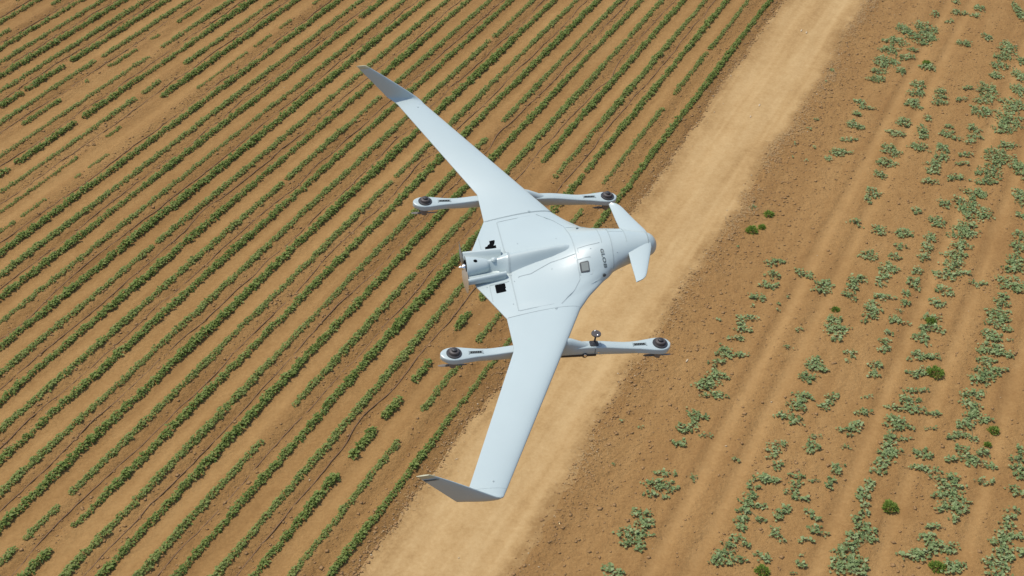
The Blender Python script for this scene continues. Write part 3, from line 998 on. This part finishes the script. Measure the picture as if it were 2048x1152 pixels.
def skin(x, y):
    """centre deck and fuselage blended into one upper skin"""
    a, b = deck(x, y), fus(x, y)
    k = 0.045
    h = max(k - abs(a - b), 0.0) / k
    return max(a, b) + h * h * k * 0.25

rings = []
for y in np.concatenate([np.linspace(-0.645, -0.22, 12), np.linspace(-0.2, 0.2, 9), np.linspace(0.22, 0.645, 12)]):
    le, te = c_le(y), c_te(y)
    rg = airfoil((le, y, zm(le)), (te, y, zm(te)), c_up(y), 0.05, (0, 0, 1))
    for q in range(1, len(AF_U) - 1):
        rg[q, 2] = skin(rg[q, 0], y)
    rings.append(rg)
V, F = loft(rings)
center = finish('center_section', V, F, M['paint'], drone)

# --- fuselage and nose
def fring(x):
    z, w, t, b, e = (interp(x, FX, q) for q in (FZ, FW, FT, FB, FE))
    P = []
    for a in np.linspace(-math.pi / 2, math.pi / 2, 25):
        s = math.sin(a); P.append((x, w * s, z + t * max(1 - s * s, 0) ** e))
    for a in np.linspace(math.pi / 2, 3 * math.pi / 2, 25)[1:-1]:
        s = math.sin(a); P.append((x, w * s, z - b * max(1 - s * s, 0) ** 0.5))
    return np.array(P)
V, F = loft([fring(x) for x in np.concatenate([np.linspace(FX[0], 0.9, 30), [0.935]])])
fuselage = finish('fuselage', V, F, M['paint'], drone, 50)
rings = []
for a in np.linspace(0, math.pi / 2 * 0.98, 11):
    r = 0.1035 * math.cos(a); x = 0.937 + 0.093 * math.sin(a)
    rings.append(np.array([(x, r * math.cos(t), 0.233 - 0.012 * math.sin(a) + r * math.sin(t)) for t in np.linspace(0, 2 * math.pi, 29)[:-1]]))
V, F = loft(rings)
nose = finish('nose_cone', V, F, M['paint'], drone, 60)

# --- dorsal spine
SX = [0.29, 0.22, 0.10, -0.03, -0.15, -0.27, -0.36, -0.45]
SW = [0.034, 0.056, 0.076, 0.092, 0.118, 0.150, 0.070, 0.060]
ST = [0.238, 0.252, 0.240, 0.216, 0.194, 0.172, 0.130, 0.112]
def spine(x, y):
    if x < SX[-1] or x > SX[0]: return -1.0
    w = interp(-x, [-q for q in SX], SW); t = interp(-x, [-q for q in SX], ST)
    if abs(y) >= w: return -1.0
    b = skin(x, w) - 0.012
    return b + (t - b) * math.cos(math.pi / 2 * y / w) ** 1.25
rings = []
for x in np.concatenate([np.linspace(0.29, -0.27, 26), [-0.285, -0.30, -0.36, -0.45]]):
    w = interp(-x, [-q for q in SX], SW); t = interp(-x, [-q for q in SX], ST); b = skin(x, w) - 0.012
    ys = np.linspace(-1, 1, 21)
    P = [(x, w * q, b + (t - b) * max(math.cos(math.pi / 2 * q), 0.0) ** 1.25) for q in ys] + [(x, w * q, 0.03) for q in ys[::-4]]
    rings.append(np.array(P))
V, F = loft(rings)
dorsal = finish('dorsal_spine', V, F, M['paint'], drone, 50)

def top(x, y): return max(skin(x, y), spine(x, y))

# --- engine nacelle: trough with two side scoops, central cowl, exhaust ring
NX = np.linspace(-0.30, -0.625, 14)
rings = []
for x in NX:
    q = (-0.30 - x) / 0.325                     # 0 front .. 1 rear
    lip_y = 0.160 + 0.024 * q; lip_z = 0.116 - 0.052 * q
    flo_z = 0.040 - 0.008 * q; flo_y = 0.095 + 0.012 * q
    out_y = 0.185 + 0.020 * q; zc = 0.048
    half = [(0.0, -0.060 - 0.015 * q), (0.07, -0.052 - 0.012 * q), (0.115, -0.02 - 0.012 * q), (out_y - 0.01, 0.025), (out_y, 0.055 - 0.034 * q), (lip_y + 0.018, lip_z - 0.022), (lip_y + 0.012, lip_z - 0.008),
            (lip_y + 0.004, lip_z - 0.001), (lip_y - 0.006, lip_z), (lip_y - 0.018, lip_z - 0.007), (lip_y - 0.034, lip_z - 0.024), (lip_y - 0.056, flo_z + 0.012), (0.078, flo_z), (0.04, flo_z)]
    mid = [(0.0, flo_z)]
    P = [(x, y, z) for y, z in half] + [(x, y, z) for y, z in mid] + [(x, -y, z) for y, z in half[:0:-1]]
    rings.append(np.array(P))
V, F = loft(rings)
nacelle = finish('engine_nacelle', V, F, M['paint'], drone, 58)
rings = []
for x in np.concatenate([[-0.425], np.linspace(-0.43, -0.622, 10)]):
    q = (-0.425 - x) / 0.2
    w = 0.056 + 0.064 * q ** 0.85; t = 0.112 + 0.014 * math.sin(min(q, 1) * 2.0)
    if x > -0.4255: w *= 0.93; t -= 0.006
    P = [(x, w * math.sin(a), 0.03 + (t - 0.03) * math.cos(a) ** 0.8) for a in np.linspace(-1.5, 1.5, 19)] + [(x, w * 0.8, 0.0), (x, 0, 0.0), (x, -w * 0.8, 0.0)]
    rings.append(np.array(P))
V, F = loft(rings)
cowl = finish('engine_cowl', V, F, M['paint'], nacelle, 45)

def disc(name, c, n, r, h, mat, parent, seg=24, r2=None, dome=0.0):
    """short cylinder or cone from c along n"""
    c, n = np.array(c, float), unit(np.array(n, float)); a = np.cross(n, [0.31, 0.95, 0.07]); a = unit(a); b = np.cross(n, a)
    r2 = r if r2 is None else r2
    prof = [(0, r), (h * 0.75, r + (r2 - r) * 0.75), (h * 0.94, r2 * 0.97), (h, r2 * 0.90)]
    if dome: prof += [(h + dome * math.sin(t), r2 * 0.90 * math.cos(t)) for t in (0.4, 0.8, 1.15, 1.45)]
    rings = [np.array([c + n * z + (a * math.cos(t) + b * math.sin(t)) * q for t in np.linspace(0, 2 * math.pi, seg + 1)[:-1]]) for z, q in prof]
    V, F = loft(rings)
    return finish(name, V, F, mat, parent, 40)

disc('exhaust_opening', (-0.620, 0, 0.026), (-1, 0, 0), 0.082, 0.008, M['black'], nacelle)
disc('cowl_vent', (-0.545, -0.012, 0.1225), (-0.02, -0.06, 1), 0.017, 0.004, M['black'], nacelle, 16)
disc('cowl_dome', (-0.382, 0.0, 0.117), (0.05, 0, 1), 0.028, 0.010, M['paint'], dorsal, 18, 0.026, 0.012)

# --- pusher propeller
prop = disc('propeller', (-0.622, 0, 0.048), (-1, 0, 0), 0.030, 0.030, M['metal'], drone, 20, 0.026)
disc('spinner', (-0.650, 0, 0.048), (-1, 0, 0), 0.014, 0.018, M['metal'], prop, 14, 0.013, 0.014)
def blade(name, c, d, flow, R, ch, mat, parent, twist=0.7):
    c, d, flow = np.array(c, float), unit(np.array(d, float)), unit(np.array(flow, float)); side = np.cross(d, flow)
    rings = []
    for q in np.linspace(0.0, 1, 12):
        w = ch * (0.45 + 1.0 * math.sin(math.pi * min(1, q * 0.9 + 0.08)) ** 0.8) * (1 if q < 0.95 else 0.6); th = 0.10 * w + 0.002
        an = twist * (1 - 0.75 * q) + 0.08
        e = side * math.cos(an) + flow * math.sin(an); m = np.cross(d, e); p = c + d * (R * (0.05 + 0.95 * q))
        rings.append(np.array([p + e * w / 2, p + m * th + e * w * 0.12, p - e * w / 2, p - m * th * 0.5]))
    V, F = loft(rings)
    return finish(name, V, F, mat, parent, 60)
for sgn in (1, -1):
    blade('blade', (-0.640, 0, 0.048), (0, sgn, 0.10 * sgn), (-1, 0, 0), 0.30, 0.052, M['propwood'], prop)

# --- wings, winglets
def w_le(y): return interp(y, [0.645, 2.53], [0.245, -0.692])
def w_te(y): return interp(y, [0.645, 1.03, 2.53], [-0.367, -0.371, -0.968])
def wz(y): return interp(y, [0.645, 1.03, 2.53], [zm(0.245) + 0.004, 0.090, 0.052]), interp(y, [0.645, 1.03, 2.53], [zm(-0.367) + 0.002, 0.036, 0.070])
def w_up(y): return interp(y, [0.645, 0.9, 2.53], [0.047, 0.040, 0.019])
def wing_top(x, y):
    y = abs(y); le, te = w_le(y), w_te(y); u = min(max((le - x) / (le - te), 0), 1); a, b = wz(y)
    return a + (b - a) * u + w_up(y) * 2 * float(af(u)) + 0.003 * u
for sg in (1, -1):
    rings = []
    for y in np.concatenate([[0.646, 0.75, 0.9, 1.03], np.linspace(1.15, 2.48, 10)]):
        a, b = wz(y)
        rings.append(airfoil((w_le(y), sg * y, a), (w_te(y), sg * y, b), w_up(y), w_up(y) * 0.8, (0, 0, 1)))
    V, F = loft(rings)
    wing = finish('wing', V, F, M['paint'], drone)
    # winglet turning up at the tip
    a, b = wz(2.48)
    st = [((w_le(2.481), 2.481, a), (w_te(2.481), 2.481, b), w_up(2.48), 0.0),
          ((-0.690, 2.525, 0.053), (-0.972, 2.520, 0.071), 0.021, 0.12), ((-0.703, 2.553, 0.060), (-1.000, 2.556, 0.074), 0.020, 0.42),
          ((-0.728, 2.574, 0.076), (-1.028, 2.582, 0.080), 0.019, 0.85), ((-0.765, 2.586, 0.103), (-1.046, 2.592, 0.090), 0.018, 1.25),
          ((-0.83, 2.592, 0.150), (-1.080, 2.597, 0.128), 0.017, 1.42), ((-0.96, 2.602, 0.240), (-1.155, 2.606, 0.212), 0.014, 1.45),
          ((-1.10, 2.613, 0.335), (-1.245, 2.616, 0.312), 0.011, 1.45), ((-1.215, 2.623, 0.408), (-1.318, 2.624, 0.392), 0.008, 1.45)]
    rings = [airfoil((l[0], sg * l[1], l[2]), (t[0], sg * t[1], t[2]), th, th * 0.8, (0, -sg * math.sin(an), math.cos(an)), 0.004) for l, t, th, an in st]
    V, F = loft(rings)
    wlet = finish('winglet', V, F, M['paint'], drone)
    st2 = [((-1.2165, 2.6232, 0.409), (-1.3192, 2.6242, 0.393), 0.0085, 1.45), ((-1.245, 2.626, 0.427), (-1.336, 2.6265, 0.412), 0.0078, 1.45), ((-1.262, 2.628, 0.434), (-1.349, 2.628, 0.4245), 0.005, 1.45)]
    rings = [airfoil((l[0], sg * l[1], l[2]), (t[0], sg * t[1], t[2]), th, th * 0.8, (0, -sg * math.sin(an), math.cos(an)), 0.004) for l, t, th, an in st2]
    V, F = loft(rings)
    tag(finish('tip_cap', V, F, M['cream'], wlet), 'cream band at the tip of the winglet')
    if sg < 0:
        P = [(-1.205, -2.6345, 0.391), (-1.298, -2.6335, 0.378), (-1.289, -2.6328, 0.369), (-1.190, -2.6338, 0.381)]
        V = np.array(P + [(p[0], p[1] + 0.006, p[2]) for p in P])
        finish('tip_marking', V, [(0, 1, 2, 3), (7, 6, 5, 4), (0, 4, 5, 1), (1, 5, 6, 2), (2, 6, 7, 3), (3, 7, 4, 0)], M['letter'], wlet, smooth_=False)
    # small fittings on the wing
    disc('wing_fitting', (0.035, sg * 0.652, wing_top(0.035, 0.652) - 0.004), (0.1, 0, 1), 0.012, 0.008, M['tape'], wing, 12)
    disc('wing_sensor', (-0.76, sg * 2.42, wing_top(-0.76, 2.42) - 0.003), (0, 0, 1), 0.008, 0.006, M['tape'], wing, 10)

# --- strips laid on the surface: seams and edges
def strip(name, pts, wid, fn, mat, parent, lift=0.0022, step=0.03):
    P = [np.array(pts[0], float)]
    for a, b in zip(pts[:-1], pts[1:]):
        n = max(1, int(math.hypot(b[0] - a[0], b[1] - a[1]) / step))
        for i in range(1, n + 1): P.append(np.array(a) + (np.array(b) - np.array(a)) * i / n)
    P = np.array(P); T = unit(np.gradient(P, axis=0)); B = np.column_stack([-T[:, 1], T[:, 0]]) * wid / 2
    V = []
    for p, b in zip(P, B):
        for q in (p + b, p - b): V.append((q[0], q[1], fn(q[0], q[1]) + lift))
        for q in (p - b, p + b): V.append((q[0], q[1], fn(q[0], q[1]) - 0.004))
    F = []
    for i in range(len(P) - 1):
        for j in range(4):
            k = (j + 1) % 4; F.append((i * 4 + j, i * 4 + k, i * 4 + 4 + k, i * 4 + 4 + j))
    F.append((3, 2, 1, 0)); n = (len(P) - 1) * 4; F.append((n, n + 1, n + 2, n + 3))
    return finish(name, V, F, mat, parent, 30)

for sg in (1, -1):
    strip('panel_seam', [(-0.360, sg * 0.640), (0.238, sg * 0.640)], 0.006, top, M['tape'], center)
    strip('panel_seam', [(-0.262, sg * 0.590), (-0.262, sg * 0.165)], 0.009, top, M['tape'], center)
    strip('panel_seam', [(-0.255, sg * 0.592), (0.03, sg * 0.592)], 0.005, top, M['tape'], center)
    strip('panel_seam', [(0.09, sg * 0.60), (0.22, sg * 0.47), (0.288, sg * 0.36), (0.295, sg * 0.2)], 0.005, top, M['tape'], center)
    strip('panel_seam', [(-0.448, sg * 0.225), (-0.448, sg * 0.42)], 0.004, top, M['tape'], center)
    strip('panel_seam', [(-0.448, sg * 0.225), (-0.285, sg * 0.225)], 0.004, top, M['tape'], center)
strip('panel_seam', [(0.295, -0.2), (0.295, 0.2)], 0.006, top, M['tape'], fuselage)
strip('panel_seam', [(-0.262, -0.165), (-0.262, 0.165)], 0.016, top, M['tape'], dorsal, 0.003)
strip('cable_run', [(-0.20, -0.20), (-0.10, -0.20), (-0.02, -0.165), (0.08, -0.125), (0.16, -0.12), (0.29, -0.11)], 0.005, top, M['tape'], center, 0.003)
strip('panel_seam', [(0.315, -0.11), (0.315, -0.06), (0.50, -0.06)], 0.004, top, M['tape'], fuselage)
strip('panel_seam', [(0.30, 0.33), (0.50, 0.30)], 0.004, top, M['tape'], fuselage)

def ring_strip(name, x, wid, mat, parent, a0=-1.45, a1=1.45, lift=0.0022):
    V = []
    A = np.linspace(a0, a1, 30)
    for a in A:
        for xx, l in ((x - wid / 2, lift), (x + wid / 2, lift), (x + wid / 2, -0.004), (x - wid / 2, -0.004)):
            w = interp(xx, FX, FW); y = w * math.sin(a); V.append((xx, y * (1 + l * 3), fus(xx, y) + l if abs(y) < w else 0))
    F = []
    for i in range(len(A) - 1):
        for j in range(4):
            k = (j + 1) % 4; F.append((i * 4 + j, i * 4 + k, i * 4 + 4 + k, i * 4 + 4 + j))
    return finish(name, V, F, mat, parent, 30)
ring_strip('panel_seam', 0.520, 0.004, M['tape'], fuselage, -0.2, 1.3)
ring_strip('panel_seam', 0.600, 0.007, M['tape'], fuselage)
ring_strip('panel_seam', 0.735, 0.004, M['tape'], fuselage, -0.4, 1.4)
ring_strip('panel_seam', 0.930, 0.005, M['tape'], fuselage)
tag(ring_strip('side_panel', 0.668, 0.125, M['panel'], fuselage, 0.30, 1.42, 0.0014), 'faintly greener panel on the left of the forward fuselage')

def slab(name, poly, fn, mat, parent, lift=0.003, deep=0.006, smooth_=False):
    n = len(poly)
    V = [(x, y, fn(x, y) + lift) for x, y in poly] + [(x, y, fn(x, y) - deep) for x, y in poly]
    F = [tuple(range(n)), tuple(range(2 * n - 1, n - 1, -1))] + [(i, (i + 1) % n, n + (i + 1) % n, n + i) for i in range(n)]
    return finish(name, V, F, mat, parent, 30, smooth_)
def rrect(x0, x1, y0, y1, r=0.01):
    P = []
    for cx, cy, a in ((x1 - r, y1 - r, 0), (x0 + r, y1 - r, 90), (x0 + r, y0 + r, 180), (x1 - r, y0 + r, 270)):
        for t in (0, 30, 60, 90): P.append((cx + r * math.cos(math.radians(a + t)), cy + r * math.sin(math.radians(a + t))))
    return P
tag(slab('vent_opening', rrect(-0.405, -0.320, -0.335, -0.232, 0.008), top, M['black'], center, 0.0015), 'square black vent opening on the right side')
tag(slab('vent_opening', [(-0.412, 0.245), (-0.318, 0.240), (-0.318, 0.352), (-0.364, 0.352), (-0.366, 0.312), (-0.384, 0.300), (-0.390, 0.286), (-0.412, 0.278)], top, M['black'], center, 0.0015), 'stepped black vent opening on the left side')
wf = slab('window', rrect(0.306, 0.384, -0.300, -0.208, 0.012), top, M['frame'], fuselage, 0.006)
slab('pane', rrect(0.319, 0.376, -0.290, -0.220, 0.006), lambda x, y: top(x, y) + 0.006, M['glass'], wf, 0.002)
slab('window_plate', rrect(0.288, 0.408, -0.325, -0.170, 0.01), top, M['tape'], fuselage, 0.0007)
disc('antenna_nub', (0.385, 0.258, top(0.385, 0.258) - 0.006), (0, 0.3, 1), 0.011, 0.014, M['letter'], fuselage, 10)
disc('drain_notch', (0.505, -0.318, 0.175), (0.3, -0.9, 0.5), 0.014, 0.012, M['frame'], fuselage, 10)
for x, y in ((0.18, 0.16), (-0.14, 0.22), (0.08, -0.20), (-0.24, -0.24), (0.42, -0.1), (0.64, -0.16), (0.28, -0.15), (-0.47, -0.24), (-0.29, -0.5), (-0.20, -0.21)):
    disc('fastener', (x, y, top(x, y) - 0.003), (0, 0, 1), 0.0052, 0.005, M['tape'], center if x < 0.3 else fuselage, 8)

# --- lettering across the nose, bent onto the skin
fc = bpy.data.curves.new('lettering', 'FONT'); fc.body = 'GLOB'; fc.size = 1.0; fc.space_character = 1.10; fc.offset = 0.035; fc.resolution_u = 3
fo = bpy.data.objects.new('lettering_tmp', fc); COL.objects.link(fo)
dg = bpy.context.evaluated_depsgraph_get()
tm = bpy.data.meshes.new_from_object(fo.evaluated_get(dg))
bpy.data.objects.remove(fo)
bm = bmesh.new(); bm.from_mesh(tm); bmesh.ops.triangulate(bm, faces=bm.faces[:])
for _ in range(1): bmesh.ops.subdivide_edges(bm, edges=bm.edges[:], cuts=1, use_grid_fill=False)
bmesh.ops.triangulate(bm, faces=bm.faces[:])
xs = [v.co.x for v in bm.verts]; ys = [v.co.y for v in bm.verts]; x0, x1, y0, y1 = min(xs), max(xs), min(ys), max(ys)
TXT = [0.492, 0.522, -0.125, -0.272]      # x of foot and head, y of first and last letter edge
TV, TF = [], []
for v in bm.verts:
    b = (v.co.y - y0) / (y1 - y0); a = (v.co.x - x0) / (x1 - x0)
    x = TXT[0] + (TXT[1] - TXT[0]) * b; y = TXT[2] + (TXT[3] - TXT[2]) * a
    x += 0.018 * a
    TV.append((x, y, fus(x, y) + 0.003))
bm.verts.index_update()
TF = [tuple(v.index for v in f.verts) for f in bm.faces]; bm.free()
tag(finish('lettering', TV, TF, M['letter'], fuselage), 'dark letters reading GLOB across the fuselage')

# --- canard foreplane
for sg in (1, -1):
    st = [(0.03, 0.968, 0.748, 0.018), (0.12, 0.950, 0.742, 0.018), (0.30, 0.884, 0.733, 0.014), (0.44, 0.833, 0.727, 0.011), (0.485, 0.812, 0.7245, 0.010), (0.515, 0.785, 0.723, 0.008), (0.533, 0.752, 0.722, 0.005)]
    rings = [airfoil((l, sg * y, 0.284 + 0.016 * max(0, 1 - y / 0.3)), (t, sg * y, 0.266 + 0.016 * max(0, 1 - y / 0.3)), th, th * 0.8, (0, 0, 1), 0.006) for y, l, t, th in st]
    V, F = loft(rings)
    cn = finish('canard', V, F, M['paint'], drone)
    disc('canard_pivot', (0.895, sg * 0.135, 0.292), (0, 0, 1), 0.007, 0.010, M['tape'], cn, 10)

# --- rotor arms
def arm_half_width(x):
    return interp(abs(x), [0, 0.30, 0.45, 0.56, 0.66, 0.74, 0.80], [0.046, 0.042, 0.040, 0.041, 0.048, 0.062, 0.073])
for sg in (1, -1):
    stX = np.concatenate([np.linspace(-0.80, 0.80, 33)])
    rings = []
    cx, cr = 0.85, 0.078
    xs = [-0.9595, -0.957, -0.95, -0.938, -0.92, -0.895, -0.86, -0.825] + list(np.linspace(-0.79, 0.79, 41)) + [0.825, 0.86, 0.89, 0.908, 0.921, 0.93, 0.9345, 0.936]
    for x in xs:
        ax = abs(x)
        w = arm_half_width(x) if ax < 0.80 else 0.077 * max(math.sqrt(max(1 - (max(ax - cx, 0) / (0.110 if x < 0 else 0.0865)) ** 2, 0)), 0.06) * (1 if ax > cx else 1 - 0.04 * (cx - ax) / 0.05)
        zt = 0.030 * (1 - smooth(0.28, 0.62, np.array(ax))); zt = float(zt)
        h = 0.056 + 0.034 * float(1 - smooth(0.2, 0.75, np.array(ax)))
        zb = zt - h + 0.014 * float(smooth(0.88, 0.957, np.array(ax)))
        c = min(0.008, w * 0.4)
        P = [(w, zb + 0.008), (w, zt - c), (w - c * 0.35, zt - c * 0.35), (w - c, zt), (0, zt + 0.002), (-w + c, zt), (-w + c * 0.35, zt - c * 0.35), (-w, zt - c), (-w, zb + 0.008), (-w * 0.85, zb), (w * 0.85, zb)]
        rings.append(np.array([(x, sg + y, z) for y, z in P]))
    V, F = loft(rings)
    arm = finish('rotor_arm', V, F, M['paint'], drone, 42)
    # pylon joining arm and wing, with a fairing ahead of the leading edge
    rings = []
    for x, w, z in ((-0.33, 0.026, 0.040), (-0.25, 0.038, 0.062), (-0.05, 0.046, 0.095), (0.06, 0.047, 0.100), (0.10, 0.046, 0.092), (0.15, 0.043, 0.070), (0.20, 0.039, 0.050), (0.25, 0.034, 0.030)):
        rings.append(np.array([(x, sg + w * math.sin(a), -0.02 + (z + 0.02) * max(math.cos(a), 0.0) ** 0.6) for a in np.linspace(-1.5, 1.5, 13)] + [(x, sg + w * 0.8, -0.05), (x, sg - w * 0.8, -0.05)]))
    V, F = loft(rings)
    finish('pylon', V, F, M['paint'], arm, 45)
    for e in (1, -1):
        mx = 0.85 * e
        mot = disc('lift_motor', (mx, sg, -0.004), (0, 0, 1), 0.0625, 0.014, M['motor'], drone, 28)
        disc('motor_bell', (mx, sg, 0.009), (0, 0, 1), 0.044, 0.024, M['motorcap'], mot, 24, 0.040)
        disc('motor_cap', (mx, sg, 0.032), (0, 0, 1), 0.022, 0.016, M['motor'], mot, 18, 0.020)
        disc('motor_stub', (mx - 0.004, sg, -0.046), (0, 0, -1), 0.042, 0.092, M['stub'], mot, 20, 0.030)
        for d in (1, -1):
            blade('rotor_blade', (mx - 0.004, sg, -0.128), (d, 0.0, 0), (0, 0, -1), 0.120, 0.018, M['rotor'], mot, 0.25)
        # slotted vent in the arm
        vx = 0.675 * e
        vent = slab('arm_vent', [(vx - 0.052, sg - 0.013), (vx + 0.052, sg - 0.013), (vx + 0.052, sg + 0.013), (vx - 0.052, sg + 0.013)], lambda x, y: 0.0035, M['letter'], arm, 0.0008, 0.004)
        for q in range(6):
            lx = vx - 0.036 + q * 0.0145
            slab('louvre', [(lx - 0.004, sg - 0.011), (lx + 0.004, sg - 0.011), (lx + 0.004, sg + 0.011), (lx - 0.004, sg + 0.011)], lambda x, y: 0.0045, M['black'], vent, 0.0008, 0.002)
        for q in (-1, 1):
            lx = vx + q * 0.056
            slab('vent_end', [(lx - 0.004, sg - 0.019), (lx + 0.004, sg - 0.019), (lx + 0.004, sg + 0.019), (lx - 0.004, sg + 0.019)], lambda x, y: 0.0035, M['tape'], vent, 0.003, 0.004)
    if sg < 0:
        # antenna mast, clamp and brackets only on the near arm
        bx = 0.29
        mast = slab('antenna_mast', rrect(bx - 0.036, bx + 0.036, sg - 0.028, sg + 0.030, 0.012), lambda x, y: 0.028, M['motor'], drone, 0.010, 0.012)
        slab('base_plate', rrect(bx - 0.03, bx + 0.062, sg - 0.034, sg + 0.034, 0.02), lambda x, y: 0.028, M['tape'], mast, 0.004, 0.010)
        disc('mast_foot', (bx + 0.004, sg + 0.006, 0.036), (0, 0, 1), 0.027, 0.016, M['motor'], mast, 16, 0.014)
        disc('mast_rod', (bx + 0.004, sg + 0.006, 0.05), (0.02, 0, 1), 0.008, 0.085, M['motor'], mast, 10, 0.007)
        disc('antenna_disc', (bx + 0.006, sg + 0.006, 0.132), (0.02, 0, 1), 0.040, 0.010, M['motorcap'], mast, 26)
        disc('antenna_glint', (bx + 0.002, sg + 0.034, 0.142), (0, 0, 1), 0.007, 0.004, M['metal'], mast, 10, dome=0.004)  # bright metal dome put in for a highlight on the disc
        disc('antenna_glint', (bx + 0.014, sg - 0.018, 0.142), (0, 0, 1), 0.009, 0.004, M['metal'], mast, 10, dome=0.005)  # second highlight of the disc, likewise shaped as a bright dome
        V = np.array([(x, y, z) for x in (bx + 0.004, bx + 0.010) for y, z in ((sg - 0.0435, -0.034), (sg - 0.0435, 0.014), (sg - 0.038, 0.014), (sg - 0.038, -0.034))])
        finish('arm_joint', V, [(0, 1, 2, 3), (7, 6, 5, 4), (0, 4, 5, 1), (1, 5, 6, 2), (2, 6, 7, 3), (3, 7, 4, 0)], M['letter'], arm, smooth_=False)
        rings = [np.array([(x, sg - 0.040 + dy, -0.050 + dz) for dy, dz in ((-0.006, -0.012), (0.012, -0.012), (0.012, 0.010), (-0.006, 0.010))]) for x in (0.02, 0.12, 0.22, 0.31)]
        V, F = loft(rings)
        rail = finish('lower_rail', V, F, M['motor'], arm, 30, False)
        disc('rail_bolt', (0.215, sg - 0.050, -0.044), (0, -1, 0.25), 0.014, 0.012, M['metal'], rail, 12, 0.012)
        disc('rail_clamp', (0.215, sg - 0.040, -0.050), (0, -1, 0.1), 0.024, 0.010, M['motor'], rail, 14)
        disc('rail_bolt', (0.325, sg - 0.041, -0.025), (0, -1, 0.25), 0.008, 0.008, M['metal'], rail, 10)
print('done', len(bpy.data.objects), 'objects')
